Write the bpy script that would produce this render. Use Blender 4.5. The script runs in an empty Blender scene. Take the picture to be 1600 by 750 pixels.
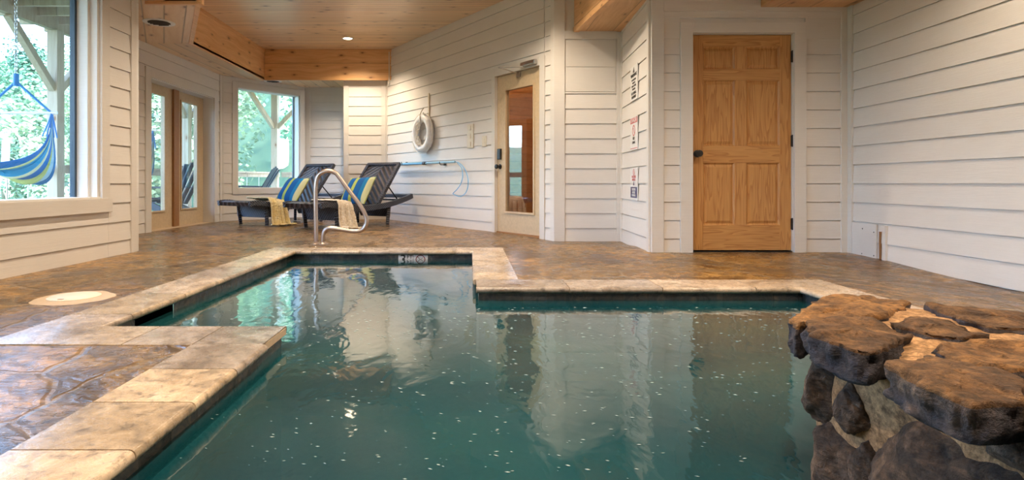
import bpy, math, random
from mathutils import Vector, Matrix, noise
from bisect import bisect_right
PI = math.pi
random.seed(7)
scn = bpy.context.scene
col = scn.collection
F = 900.0; CX, CY, H = 735.0, 286.0, 0.63          # camera: focal px, principal point, height

# ------------------------------------------------------------------ camera
cam = bpy.data.cameras.new('camera'); cam_o = bpy.data.objects.new('camera', cam); col.objects.link(cam_o)
cam_o.location = (0, 0, H); cam_o.rotation_euler = (PI/2, 0, 0)
cam.sensor_width = 36; cam.lens = 36*F/1600
cam.shift_x = (800-CX)/1600; cam.shift_y = -(375-CY)/1600
cam.clip_start = .05; cam.clip_end = 500
scn.camera = cam_o

def at(px, py, Y): return Vector(((px-CX)/F*Y, Y, H-(py-CY)/F*Y))
def atz(px, py, z): return at(px, py, (H-z)*F/(py-CY))

def srgb(r, g, b):
    f = lambda c: (c/255/12.92) if c/255 <= .04045 else ((c/255+.055)/1.055)**2.4
    return (f(r), f(g), f(b), 1)

# ------------------------------------------------------------------ mesh helper
class MB:
    def __init__(s): s.v=[]; s.f=[]; s.c=[]; s.cur=None
    def add(s, vs, fs):
        n=len(s.v); s.v += [tuple(p) for p in vs]
        for f in fs: s.f.append(tuple(i+n for i in f)); s.c.append(s.cur)
        return s
    def quad(s,a,b,c,d): return s.add([a,b,c,d],[(0,1,2,3)])
    def box(s,x0,x1,y0,y1,z0,z1):
        return s.hexa([(x0,y0,z0),(x1,y0,z0),(x1,y1,z0),(x0,y1,z0),(x0,y0,z1),(x1,y0,z1),(x1,y1,z1),(x0,y1,z1)])
    def hexa(s,p): return s.add(p,[(0,3,2,1),(4,5,6,7),(0,1,5,4),(1,2,6,5),(2,3,7,6),(3,0,4,7)])
    def fbox(s,W,u0,u1,d0,d1,z0,z1):
        return s.hexa([W(u0,d1,z0),W(u1,d1,z0),W(u1,d0,z0),W(u0,d0,z0),W(u0,d1,z1),W(u1,d1,z1),W(u1,d0,z1),W(u0,d0,z1)])
    def bar(s,a,b,w,h,up=(0,0,1)):
        a=Vector(a); b=Vector(b); t=(b-a).normalized(); up=Vector(up)
        sd=t.cross(up)
        if sd.length<1e-4: sd=t.cross(Vector((1,0,0)))
        sd.normalize(); u=sd.cross(t).normalized()
        q=lambda p,i,j: p+sd*(i*w/2)+u*(j*h/2)
        return s.hexa([q(a,-1,-1),q(a,1,-1),q(b,1,-1),q(b,-1,-1),q(a,-1,1),q(a,1,1),q(b,1,1),q(b,-1,1)])
    def prism(s,poly,z0,z1):
        n=len(poly)
        vs=[(x,y,z0) for x,y in poly]+[(x,y,z1) for x,y in poly]
        fs=[tuple(range(n-1,-1,-1)),tuple(range(n,2*n))]+[(i,(i+1)%n,(i+1)%n+n,i+n) for i in range(n)]
        return s.add(vs,fs)
    def tube(s,path,r,n=10,cap=True):
        P=[Vector(p) for p in path]; m=len(P); rr=r if hasattr(r,'__len__') else [r]*m
        ts=[]
        for i in range(m):
            t=(P[min(i+1,m-1)]-P[max(i-1,0)])
            ts.append(t.normalized() if t.length>1e-9 else Vector((0,0,1)))
        up=Vector((0,0,1)) if abs(ts[0].z)<.9 else Vector((1,0,0))
        nn=(up-ts[0]*up.dot(ts[0])).normalized(); vs=[]
        for i in range(m):
            nn=(nn-ts[i]*nn.dot(ts[i])).normalized(); b=ts[i].cross(nn)
            for k in range(n):
                a=2*PI*k/n; vs.append(P[i]+(nn*math.cos(a)+b*math.sin(a))*rr[i])
        fs=[(i*n+k,i*n+(k+1)%n,(i+1)*n+(k+1)%n,(i+1)*n+k) for i in range(m-1) for k in range(n)]
        if cap: fs += [tuple(range(n-1,-1,-1)), tuple((m-1)*n+k for k in range(n))]
        return s.add(vs,fs)
    def lathe(s,prof,c=(0,0,0),n=32,M=None,closed=False):
        M=M or Matrix.Translation(c); vs=[]; m=len(prof)
        for r,z in prof:
            for k in range(n):
                a=2*PI*k/n; vs.append(M@Vector((r*math.cos(a),r*math.sin(a),z)))
        fs=[(i*n+k,i*n+(k+1)%n,(i+1)*n+(k+1)%n,(i+1)*n+k) for i in range(m-1) for k in range(n)]
        if closed: fs += [((m-1)*n+k,(m-1)*n+(k+1)%n,(k+1)%n,k) for k in range(n)]
        else:
            if prof[0][0]>1e-6: fs.append(tuple(range(n-1,-1,-1)))
            if prof[-1][0]>1e-6: fs.append(tuple((m-1)*n+k for k in range(n)))
        return s.add(vs,fs)
    def grid(s,fn,nu,nv):
        vs=[fn(i/nu,j/nv) for j in range(nv+1) for i in range(nu+1)]
        fs=[(j*(nu+1)+i,j*(nu+1)+i+1,(j+1)*(nu+1)+i+1,(j+1)*(nu+1)+i) for j in range(nv) for i in range(nu)]
        return s.add(vs,fs)
    def build(s,name,mat,parent=None,smooth=False,bevel=0,kind=None,subsurf=0,solid=0):
        me=bpy.data.meshes.new(name); me.from_pydata(s.v,[],s.f)
        if any(c is not None for c in s.c):
            a=me.color_attributes.new('tint','FLOAT_COLOR','CORNER')
            i=0
            for f,c in zip(s.f,s.c):
                c=c or (1,1,1)
                for _ in f:
                    a.data[i].color=(c[0],c[1],c[2],1); i+=1
        me.validate(); me.update()
        import bmesh
        bm=bmesh.new(); bm.from_mesh(me); bmesh.ops.recalc_face_normals(bm,faces=bm.faces); bm.to_mesh(me); bm.free()
        if smooth:
            me.shade_smooth()
            if smooth!='all':
                try: me.set_sharp_from_angle(angle=math.radians(40))
                except Exception: pass
        o=bpy.data.objects.new(name,me); col.objects.link(o)
        if mat: me.materials.append(mat)
        if parent: o.parent=parent
        if bevel:
            b=o.modifiers.new('bevel','BEVEL'); b.width=bevel; b.segments=2; b.limit_method='ANGLE'
        if solid:
            b=o.modifiers.new('solid','SOLIDIFY'); b.thickness=solid
        if subsurf:
            b=o.modifiers.new('sub','SUBSURF'); b.levels=subsurf; b.render_levels=subsurf
        if kind: o['kind']=kind
        return o

def tag(o,label=None,cat=None,group=None,kind=None):
    if label: o['label']=label
    if cat: o['category']=cat
    if group: o['group']=group
    if kind: o['kind']=kind
    return o
def empty(name,loc=(0,0,0),rz=0):
    o=bpy.data.objects.new(name,None); o.empty_display_size=.1; col.objects.link(o); o.location=loc; o.rotation_euler=(0,0,rz); return o
def copy_tree(o,parent=None):
    c=o.copy(); col.objects.link(c); c.parent=parent
    for ch in [x for x in bpy.data.objects if x.parent is o]: copy_tree(ch,c)
    return c
_sc=[0]
def structure(o,label=None,cat=None):
    o['kind']='structure'
    if label: o['label']=label
    if cat: o['category']=cat
    return o

# ------------------------------------------------------------------ materials
class NT:
    def __init__(s,name):
        s.m=bpy.data.materials.new(name); s.m.use_nodes=True; s.t=s.m.node_tree; s.t.nodes.clear()
        s.out=s.n('ShaderNodeOutputMaterial')
    def n(s,kind,**kw):
        nd=s.t.nodes.new(kind)
        for k,v in kw.items():
            if k.startswith('i_'): nd.inputs[k[2:].replace('_',' ')].default_value=v
            else: setattr(nd,k,v)
        return nd
    def l(s,a,b): s.t.links.new(a,b)
    def math(s,op,a,b=None,c=None):
        nd=s.n('ShaderNodeMath',operation=op)
        for i,x in enumerate((a,b,c)):
            if x is None: continue
            if isinstance(x,(int,float)): nd.inputs[i].default_value=x
            else: s.l(x,nd.inputs[i])
        return nd.outputs[0]
    def mix(s,fac,a,b,mode='MIX'):
        nd=s.n('ShaderNodeMix',data_type='RGBA',blend_type=mode)
        for x,i in ((fac,0),(a,6),(b,7)):
            if isinstance(x,(int,float)): nd.inputs[i].default_value=x
            elif isinstance(x,tuple): nd.inputs[i].default_value=x
            else: s.l(x,nd.inputs[i])
        return nd.outputs[2]
    def ramp(s,fac,stops,interp='LINEAR'):
        nd=s.n('ShaderNodeValToRGB'); cr=nd.color_ramp; cr.interpolation=interp
        while len(cr.elements)<len(stops): cr.elements.new(.5)
        for e,(p,c) in zip(cr.elements,stops):
            e.position=p; e.color=c if isinstance(c,tuple) else (c,c,c,1)
        s.l(fac,nd.inputs[0]); return nd.outputs[0]
    def coords(s,kind='Object',scale=(1,1,1),rot=(0,0,0),loc=(0,0,0)):
        tc=s.n('ShaderNodeTexCoord'); mp=s.n('ShaderNodeMapping')
        mp.inputs['Scale'].default_value=scale; mp.inputs['Rotation'].default_value=rot; mp.inputs['Location'].default_value=loc
        s.l(tc.outputs[kind],mp.inputs[0]); return mp.outputs[0]
    def sep(s,v):
        nd=s.n('ShaderNodeSeparateXYZ'); s.l(v,nd.inputs[0]); return nd.outputs
    def comb(s,x,y,z):
        nd=s.n('ShaderNodeCombineXYZ')
        for i,q in enumerate((x,y,z)):
            if isinstance(q,(int,float)): nd.inputs[i].default_value=q
            else: s.l(q,nd.inputs[i])
        return nd.outputs[0]
    def noise(s,v,scale,detail=4,rough=.55,dist=0,out=0):
        nd=s.n('ShaderNodeTexNoise'); nd.inputs['Scale'].default_value=scale; nd.inputs['Detail'].default_value=detail
        nd.inputs['Roughness'].default_value=rough; nd.inputs['Distortion'].default_value=dist
        if v is not None: s.l(v,nd.inputs['Vector'])
        return nd.outputs[out]
    def voro(s,v,scale,feature='F1',rand=1,out='Distance'):
        nd=s.n('ShaderNodeTexVoronoi',feature=feature); nd.inputs['Scale'].default_value=scale; nd.inputs['Randomness'].default_value=rand
        s.l(v,nd.inputs['Vector']); return nd.outputs[out]
    def bump(s,h,strength=.3,dist=.01,nrm=None):
        nd=s.n('ShaderNodeBump'); nd.inputs['Strength'].default_value=strength; nd.inputs['Distance'].default_value=dist
        s.l(h,nd.inputs['Height'])
        if nrm is not None: s.l(nrm,nd.inputs['Normal'])
        return nd.outputs[0]
    def bsdf(s,color,rough=.5,normal=None,metal=0,spec=.5,coat=0,coat_rough=.1,**kw):
        b=s.n('ShaderNodeBsdfPrincipled')
        def put(k,x):
            if isinstance(x,(int,float,tuple)): b.inputs[k].default_value=x
            else: s.l(x,b.inputs[k])
        put('Base Color',color); put('Roughness',rough); put('Metallic',metal); put('Specular IOR Level',spec)
        put('Coat Weight',coat); put('Coat Roughness',coat_rough)
        for k,v in kw.items(): put(k.replace('_',' '),v)
        if normal is not None: s.l(normal,b.inputs['Normal'])
        s.l(b.outputs[0],s.out.inputs[0]); return b

def plain(name,c,rough=.5,metal=0,nz=0,spec=.5,coat=0):
    t=NT(name); v=t.coords()
    n=t.noise(v,30,3)
    k=t.ramp(n,[(.3,.86),(.7,1.0)])
    t.bsdf(t.mix(1,c,k,'MULTIPLY'),rough,t.bump(n,nz,.003) if nz else None,metal,spec,coat); return t.m

def paint(name,c,grain_u=(1,1)):
    # painted cedar lap siding: faint sawn grain running along the boards (horizontal)
    t=NT(name); v=t.coords(scale=(1.5,1.5,45))
    n=t.noise(v,4,4,.65); n2=t.noise(t.coords(),2.2,3)
    k=t.ramp(n,[(.25,.93),(.75,1.0)]); k2=t.ramp(n2,[(.3,.95),(.7,1)])
    c1=t.mix(1,t.mix(1,c,k,'MULTIPLY'),k2,'MULTIPLY')
    t.bsdf(c1,.42,t.bump(n,.35,.004),spec=.4); return t.m

SIDING=paint('siding_paint',(.75,.72,.69,1))
TRIM=paint('trim_paint',(.72,.69,.655,1))
JAMB=paint('jamb_white',(.80,.79,.77,1))
DOORPAINT=plain('door_cream_paint',(.62,.48,.31,1),.4)

def planks(name,run,cross,w,c1,c2,knots=.5,rough=.38,coat=.2,groove=.006,seed=0,rot=0):
    """pine tongue and groove boards: run = axis of the board, cross = axis across it."""
    t=NT(name); tc=t.coords(loc=(seed*3.1,seed*1.7,seed*.9),rot=(0,0,rot)); s=t.sep(tc)
    ax={'x':0,'y':1,'z':2}; third=[a for a in 'xyz' if a not in (run,cross)][0]
    c=t.math('DIVIDE',s[ax[cross]],w); idx=t.math('FLOOR',c); fr=t.math('FRACT',c)
    wn=t.n('ShaderNodeTexWhiteNoise',noise_dimensions='1D'); t.l(idx,wn.inputs['W'])
    shift=t.math('MULTIPLY',wn.outputs[0],17.0)
    al=t.math('ADD',s[ax[run]],shift)
    base=t.comb(t.math('MULTIPLY',al,1.0),t.math('MULTIPLY',s[ax[cross]],1.0),s[ax[third]])
    warp=t.noise(base,1.6,2)
    gx=t.comb(t.math('MULTIPLY',al,.55),t.math('ADD',t.math('MULTIPLY',s[ax[cross]],9.0),t.math('MULTIPLY',warp,1.6)),t.math('MULTIPLY',s[ax[third]],9.0))
    wv=t.noise(gx,3.2,5,.6,.3)
    tone=t.mix(t.ramp(wv,[(.3,0.),(.7,1.)]),c1,c2)
    tone=t.mix(1,tone,t.ramp(wn.outputs[0],[(0,.8),(1,1.08)]),'MULTIPLY')
    # knots
    kv=t.comb(t.math('MULTIPLY',al,2.4),t.math('MULTIPLY',s[ax[cross]],5.5),.37)
    kd=t.voro(kv,1.0,'F1',1); kd.node.voronoi_dimensions='2D'
    kc=t.voro(kv,1.0,'F1',1,'Color'); kc.node.voronoi_dimensions='2D'
    ks=t.sep(kc)[0]
    r=t.math('MULTIPLY',t.math('GREATER_THAN',ks,1-knots),t.math('MULTIPLY',ks,.105))
    kf=t.math('SUBTRACT',1.0,t.math('SMOOTH_MIN',t.math('DIVIDE',kd,t.math('ADD',r,.0001)),1.0,.1))
    kf=t.math('MULTIPLY',t.math('MAXIMUM',kf,0.0),1.6)
    kf=t.math('MINIMUM',kf,.9)
    tone=t.mix(kf,tone,(.09,.032,.010,1))
    halo=t.math('MULTIPLY',t.math('MAXIMUM',t.math('SUBTRACT',1.0,t.math('DIVIDE',kd,t.math('ADD',t.math('MULTIPLY',r,2.6),.0001))),0.0),.6)
    tone=t.mix(halo,tone,(.30,.13,.045,1))
    edge=t.math('MINIMUM',fr,t.math('SUBTRACT',1.0,fr))
    g=t.math('MINIMUM',t.math('DIVIDE',edge,groove/w),1.0)
    tone=t.mix(1,tone,t.ramp(g,[(0,.45),(1,1.)]),'MULTIPLY')
    h=t.math('ADD',g,t.math('MULTIPLY',wv,.05))
    t.bsdf(tone,rough,t.bump(h,.7,.006),spec=.45,coat=coat,coat_rough=.28); return t.m

PINE1=(.93,.70,.46,1); PINE2=(.82,.54,.30,1)
CEIL=planks('pine_ceiling_boards','x','y',.092,PINE1,PINE2,.55,rough=.32,coat=.5,groove=.008)
SOF=planks('pine_soffit_boards','y','x',.20,(.86,.64,.42,1),(.74,.49,.28,1),.5,seed=2,groove=.012)
SOFD=planks('pine_soffit_diagonal','y','x',.20,(.86,.64,.42,1),(.74,.49,.28,1),.5,seed=2,groove=.012,rot=-.489)
BEAMX=planks('pine_beam_x','x','z',.60,(.84,.52,.26,1),(.66,.35,.14,1),.45,seed=3,coat=.1)
BEAMY=planks('pine_beam_y','y','z',.60,(.84,.52,.26,1),(.66,.35,.14,1),.9,seed=4,coat=.1)
SOFR=planks('pine_soffit_right','y','x',.30,(.84,.52,.26,1),(.66,.35,.14,1),.45,seed=5,coat=.1)
ROOMWOOD=planks('wood_room_lining','x','z',.12,(.62,.30,.11,1),(.45,.19,.06,1),.4,seed=6)

def doorgrain(name,run,seed=0):
    """bold fir/pine flame grain of a clear varnished door"""
    t=NT(name); s=t.sep(t.coords(loc=(seed*1.37,seed*.53,seed*2.11)))
    al,ac=(s[2],s[0]) if run=='z' else (s[0],s[2])
    v=t.comb(t.math('MULTIPLY',al,.55),t.math('MULTIPLY',ac,6.5),t.math('MULTIPLY',s[1],1.0))
    d=t.noise(v,1.1,3,.55)
    w=t.math('FRACT',t.math('MULTIPLY',d,13.0))
    w2=t.ramp(w,[(0,0.),(.55,.35),(.9,1.),(1.,.0)])
    fine=t.noise(t.comb(t.math('MULTIPLY',al,6.0),t.math('MULTIPLY',ac,220.0),s[1]),1.0,3)
    c=t.mix(t.math('MULTIPLY',w2,.75),(.60,.32,.11,1),(.34,.135,.038,1))
    c=t.mix(t.math('MULTIPLY',fine,.35),c,(.34,.15,.05,1))
    t.bsdf(c,.45,t.bump(fine,.15,.002),spec=.35,coat=.06,coat_rough=.3); return t.m
DG_V=doorgrain('door_grain_vertical','z',1); DG_H=doorgrain('door_grain_horizontal','x',2); DG_P=doorgrain('door_grain_panel','z',3)

def flagstone():
    t=NT('flagstone_deck'); v=t.coords()
    wn=t.noise(v,1.3,3,out=1)
    mx=t.n('ShaderNodeMix',data_type='VECTOR'); mx.inputs[0].default_value=.30
    t.l(v,mx.inputs[4]); t.l(wn,mx.inputs[5])
    w=mx.outputs[1]
    sc=t.n('ShaderNodeMapping'); sc.inputs['Scale'].default_value=(1.0,1.0,1); t.l(w,sc.inputs[0]); w=sc.outputs[0]
    de=t.voro(w,2.2,'DISTANCE_TO_EDGE'); ce=t.voro(w,2.2,'F1',1,'Color'); cs=t.sep(ce)
    grout=t.ramp(de,[(0.010,1.),(.030,0.)])
    n1=t.noise(v,3.0,6,.65,.6); n2=t.noise(v,14,6,.7,.3); n3=t.noise(v,60,4,.7)
    base=t.ramp(n1,[(.25,(.035,.018,.007,1)),(.40,(.12,.066,.024,1)),(.50,(.29,.175,.066,1)),(.60,(.13,.082,.040,1)),(.72,(.42,.28,.13,1))])
    tint=t.ramp(cs[0],[(0,(.60,.58,.54,1)),(.3,(1.0,.94,.80,1)),(.5,(.75,.74,.68,1)),(.7,(1.35,1.22,.92,1)),(1,(.75,.65,.48,1))])
    c=t.mix(1,base,tint,'MULTIPLY')
    c=t.mix(1,c,t.ramp(n2,[(.34,.35),(.62,1.35)]),'MULTIPLY')
    c=t.mix(t.math('MULTIPLY',grout,.6),c,(.25,.165,.09,1))
    # layered slate ledges
    lay=t.noise(t.coords(scale=(1,2.2,1)),2.6,5,.6,1.2)
    led=t.math('FRACT',t.math('MULTIPLY',lay,7.0)); led=t.ramp(led,[(0,0.),(.12,1.),(1,.55)])
    h=t.math('ADD',t.math('MULTIPLY',n2,.5),t.math('MULTIPLY',grout,-1.1))
    h=t.math('ADD',h,t.math('MULTIPLY',led,.60)); h=t.math('ADD',h,t.math('MULTIPLY',n3,.22))
    h=t.math('ADD',h,t.math('MULTIPLY',cs[1],.5))
    rg=t.ramp(t.math('ADD',t.math('MULTIPLY',n1,.6),t.math('MULTIPLY',n2,.4)),[(.38,.13),(.50,.28),(.62,.55)])
    t.bsdf(c,rg,t.bump(h,.85,.022),spec=.5,coat=.12,coat_rough=.2); return t.m
DECK=flagstone()

def travertine():
    t=NT('travertine_coping'); v=t.coords()
    at_=t.n('ShaderNodeAttribute',attribute_name='tint')
    n1=t.noise(v,5,6,.7,.8); n2=t.noise(v,22,5,.75,.4); n3=t.noise(v,90,3,.7)
    c=t.ramp(n1,[(.28,(.20,.145,.10,1)),(.42,(.38,.29,.205,1)),(.55,(.56,.435,.315,1)),(.72,(.70,.58,.45,1))])
    dark=t.ramp(n2,[(.34,.32),(.50,1.)])
    c=t.mix(.9,c,t.mix(1,c,dark,'MULTIPLY'))
    c=t.mix(1,c,at_.outputs[0],'MULTIPLY')
    pit=t.ramp(n3,[(.28,0.),(.36,1.)])
    c=t.mix(1,c,t.ramp(pit,[(0,.5),(1,1.)]),'MULTIPLY')
    h=t.math('ADD',t.math('MULTIPLY',n2,.5),t.math('MULTIPLY',pit,.35))
    t.bsdf(c,t.ramp(n2,[(.3,.38),(.7,.2)]),t.bump(h,.45,.006),spec=.5,coat=.1,coat_rough=.15); return t.m
TRAV=travertine()

def pooltile():
    t=NT('slate_waterline_tile'); s=t.sep(t.coords())
    u=t.math('ADD',s[0],s[1]); W=.1524
    fu=t.math('FRACT',t.math('DIVIDE',u,W)); fz=t.math('FRACT',t.math('DIVIDE',t.math('ADD',s[2],.032),W))
    e=t.math('MINIMUM',t.math('MINIMUM',fu,t.math('SUBTRACT',1.0,fu)),t.math('MINIMUM',fz,t.math('SUBTRACT',1.0,fz)))
    g=t.math('LESS_THAN',e,.022)
    wn=t.n('ShaderNodeTexWhiteNoise',noise_dimensions='1D'); t.l(t.math('FLOOR',t.math('DIVIDE',u,W)),wn.inputs['W'])
    n=t.noise(t.coords(scale=(1,1,1)),11,6,.7,1.6)
    c=t.ramp(n,[(.3,(.018,.022,.026,1)),(.5,(.055,.062,.068,1)),(.66,(.12,.10,.08,1)),(.8,(.20,.19,.18,1))])
    c=t.mix(1,c,t.ramp(wn.outputs[0],[(0,.6),(1,1.35)]),'MULTIPLY')
    c=t.mix(g,c,(.05,.048,.045,1))
    t.bsdf(c,.25,t.bump(t.math('ADD',n,t.math('MULTIPLY',g,-.4)),.4,.006),spec=.5); return t.m
TILE=pooltile()
PLASTER=plain('pool_plaster',(.30,.52,.47,1),.7,nz=.2)

def water():
    t=NT('pool_water'); v=t.coords(scale=(1,.55,1),rot=(0,0,.3))
    n=t.noise(v,5.5,3,.5,.4); n2=t.noise(v,22,2,.5)
    h=t.math('ADD',n,t.math('MULTIPLY',n2,.10))
    bp=t.bump(h,.19,.02)
    fr=t.n('ShaderNodeFresnel'); fr.inputs[0].default_value=1.333; t.l(bp,fr.inputs['Normal'])
    gl=t.n('ShaderNodeBsdfGlossy'); gl.inputs['Roughness'].default_value=.045; gl.inputs['Color'].default_value=(1,1,1,1); t.l(bp,gl.inputs['Normal'])
    tr=t.n('ShaderNodeBsdfTransparent'); tr.inputs[0].default_value=(.80,.97,.95,1)
    mx=t.n('ShaderNodeMixShader'); 
    t.l(t.math('MINIMUM',t.math('MULTIPLY',fr.outputs[0],1.65),1.0),mx.inputs[0])
    df=t.n('ShaderNodeBsdfDiffuse'); cl_=t.noise(t.coords(),1.1,3,.5)
    t.l(t.ramp(cl_,[(.3,(.004,.044,.060,1)),(.55,(.008,.070,.086,1)),(.75,(.022,.100,.098,1))]),df.inputs[0])
    m2=t.n('ShaderNodeMixShader'); m2.inputs[0].default_value=.82; t.l(tr.outputs[0],m2.inputs[1]); t.l(df.outputs[0],m2.inputs[2])
    t.l(m2.outputs[0],mx.inputs[1]); t.l(gl.outputs[0],mx.inputs[2]); t.l(mx.outputs[0],t.out.inputs[0])
    va=t.n('ShaderNodeVolumeAbsorption'); va.inputs['Color'].default_value=(.12,.55,.56,1); va.inputs['Density'].default_value=.75
    t.l(va.outputs[0],t.out.inputs['Volume']); return t.m
WATER=water()

def glass(name,tint=(.80,.97,.97,1),mult=1.0,add=0.0):
    t=NT(name); fr=t.n('ShaderNodeFresnel'); gm=t.n('ShaderNodeNewGeometry')
    t.l(t.math('ADD',1.5,t.math('MULTIPLY',gm.outputs['Backfacing'],1/1.5-1.5)),fr.inputs[0])
    gl=t.n('ShaderNodeBsdfGlossy'); gl.inputs['Roughness'].default_value=.01
    tr=t.n('ShaderNodeBsdfTransparent'); tr.inputs[0].default_value=tint
    mx=t.n('ShaderNodeMixShader'); t.l(t.math('ADD',t.math('MULTIPLY',fr.outputs[0],mult),add),mx.inputs[0])
    t.l(tr.outputs[0],mx.inputs[1]); t.l(gl.outputs[0],mx.inputs[2]); t.l(mx.outputs[0],t.out.inputs[0]); return t.m
GLASS=glass('window_glass',(.87,.965,1.0,1)); GLASS2=glass('door_glass_mirror',(.92,.92,.92,1),1.2,.16)

BLACK=plain('black_metal',(.012,.012,.013,1),.35); CHROME=plain('satin_aluminium',(.55,.54,.53,1),.3,1)
STEEL=plain('brushed_rail_steel',(.56,.48,.43,1),.36,1,nz=.1)
BRONZE=plain('dark_window_frame',(.03,.06,.10,1),.4)
IVORY=plain('ivory_plastic',(.72,.64,.50,1),.35)
WHITEP=plain('white_plastic',(.82,.82,.82,1),.35)
CONC=plain('tan_concrete',(.55,.42,.29,1),.75,nz=.5)
CREAMLID=plain('cream_lid',(.80,.72,.60,1),.45)
OUTWOOD=planks('weathered_deck_wood','z','x',.5,(.60,.50,.36,1),(.44,.35,.24,1),.2,.7,0,seed=8)
ROPEW=plain('white_rope',(.84,.80,.74,1),.8); ROPEB=plain('blue_rope',(.03,.22,.55,1),.6)
POLEB=plain('blue_pole',(.14,.46,.78,1),.3)

def wicker():
    t=NT('dark_woven_wicker'); s=t.sep(t.coords())
    u=t.math('ADD',s[0],t.math('ABSOLUTE',s[1])); u=t.math('ADD',u,t.math('MULTIPLY',s[2],.8))
    w=t.math('SINE',t.math('MULTIPLY',u,2*PI/.098))
    x2=t.math('SINE',t.math('MULTIPLY',t.math('SUBTRACT',s[0],t.math('ABSOLUTE',s[1])),2*PI/.022))
    h=t.math('ADD',w,t.math('MULTIPLY',x2,.4))
    c=t.mix(t.ramp(h,[(0.,0.),(1,1.)]),(.006,.006,.010,1),(.115,.085,.095,1))
    t.bsdf(c,.36,t.bump(h,.8,.008),spec=.6); return t.m
WICK=wicker()
def wicker2():
    t=NT('dark_basket_wicker'); s=t.sep(t.coords())
    a=t.math('SINE',t.math('MULTIPLY',t.math('ADD',s[0],s[1]),2*PI/.042)); b=t.math('SINE',t.math('MULTIPLY',s[2],2*PI/.034))
    h=t.math('MULTIPLY',a,b)
    c=t.mix(t.ramp(t.math('ADD',t.math('MULTIPLY',h,.5),.5),[(0.2,0.),(.9,1.)]),(.007,.009,.015,1),(.10,.115,.17,1))  # bluish highlights on the raised strands are painted into the colour
    t.bsdf(c,.33,t.bump(h,.8,.006),spec=.6); return t.m
WICK2=wicker2()

def stripes(name,axis,period,cols,rot=0,bumps=.3):
    t=NT(name); s=t.sep(t.coords(rot=(0,0,rot)))
    f=t.math('FRACT',t.math('DIVIDE',t.math('ADD',s[axis],5.0*period),period))
    n=len(cols); st=[(i/n,c) for i,c in enumerate(cols)]
    c=t.ramp(f,st,'CONSTANT')
    nz=t.noise(t.coords(),120,2)
    t.bsdf(c,.85,t.bump(nz,bumps,.003),spec=.2); return t.m
BLUE=(.010,.10,.30,1); TEALB=(.015,.19,.42,1); LIME=(.40,.47,.11,1); PALE=(.62,.66,.42,1)
PILL=stripes('striped_pillow_cloth',1,.47,[LIME,BLUE,BLUE,LIME,PALE,TEALB,BLUE,BLUE])
def attrmat(name,rough=.85,nz=.3):
    t=NT(name); a=t.n('ShaderNodeAttribute',attribute_name='tint'); n=t.noise(t.coords(),60,3)
    t.bsdf(t.mix(1,a.outputs[0],t.ramp(n,[(.3,.85),(.7,1.)]),'MULTIPLY'),rough,t.bump(n,nz,.004),spec=.3); return t.m
HAMM=attrmat('hammock_cloth')
def knit(name,c,c2):
    t=NT(name); v=t.coords(); n=t.noise(v,9,4,.6,.5); vo=t.voro(v,38,'F1'); 
    k=t.mix(t.ramp(n,[(.35,0.),(.65,1.)]),c,c2)
    t.bsdf(t.mix(1,k,t.ramp(vo,[(.0,1.),(.7,.85)]),'MULTIPLY'),.95,t.bump(vo,1.,.012),spec=.1); return t.m
KNITY=knit('yellow_knit_throw',(.82,.66,.33,1),(.76,.66,.44,1)); KNITW=knit('cream_knit_throw',(.86,.77,.65,1),(.78,.68,.55,1))

def rockmat(name,stops,bs=1.0,sc=1.0,rough=.75):
    t=NT(name); v=t.coords()
    n1=t.noise(v,7*sc,7,.7,.6); n2=t.noise(v,34*sc,6,.75,.3); n3=t.noise(t.coords(scale=(1,1,3.2)),12*sc,6,.65,1.0)
    c=t.ramp(n1,stops); c=t.mix(1,c,t.ramp(n2,[(.34,.38),(.6,1.25)]),'MULTIPLY')
    n4=t.noise(v,90*sc,4,.7); c=t.mix(1,c,t.ramp(n4,[(.35,.65),(.6,1.15)]),'MULTIPLY')
    c=t.mix(1,c,t.ramp(n3,[(.3,.72),(.6,1.1)]),'MULTIPLY')
    h=t.math('ADD',t.math('MULTIPLY',n2,.6),t.math('MULTIPLY',n3,1.0)); h=t.math('ADD',h,t.math('MULTIPLY',n4,.25))
    t.bsdf(c,rough,t.bump(h,bs,.012),spec=.4); return t.m
ROCK_TOP=rockmat('ochre_flat_rock',[(.25,(.05,.022,.008,1)),(.45,(.17,.080,.026,1)),(.6,(.32,.155,.048,1)),(.8,(.42,.25,.10,1))],1.2)
ROCK_TOPD=rockmat('brown_flat_rock',[(.25,(.025,.012,.006,1)),(.45,(.10,.048,.019,1)),(.6,(.20,.098,.034,1)),(.8,(.29,.165,.065,1))],1.3)
ROCK_DARK=rockmat('charcoal_rock',[(.28,(.016,.011,.009,1)),(.44,(.055,.036,.026,1)),(.56,(.14,.085,.052,1)),(.72,(.30,.19,.115,1))],1.0)
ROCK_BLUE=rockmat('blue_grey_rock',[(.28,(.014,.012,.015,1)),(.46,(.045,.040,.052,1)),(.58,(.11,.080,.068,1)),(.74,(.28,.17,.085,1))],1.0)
MORTAR=rockmat('sand_mortar',[(.25,(.22,.12,.055,1)),(.5,(.38,.215,.10,1)),(.7,(.47,.275,.14,1)),(.85,(.33,.22,.14,1))],.35,1.3,.9)

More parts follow.
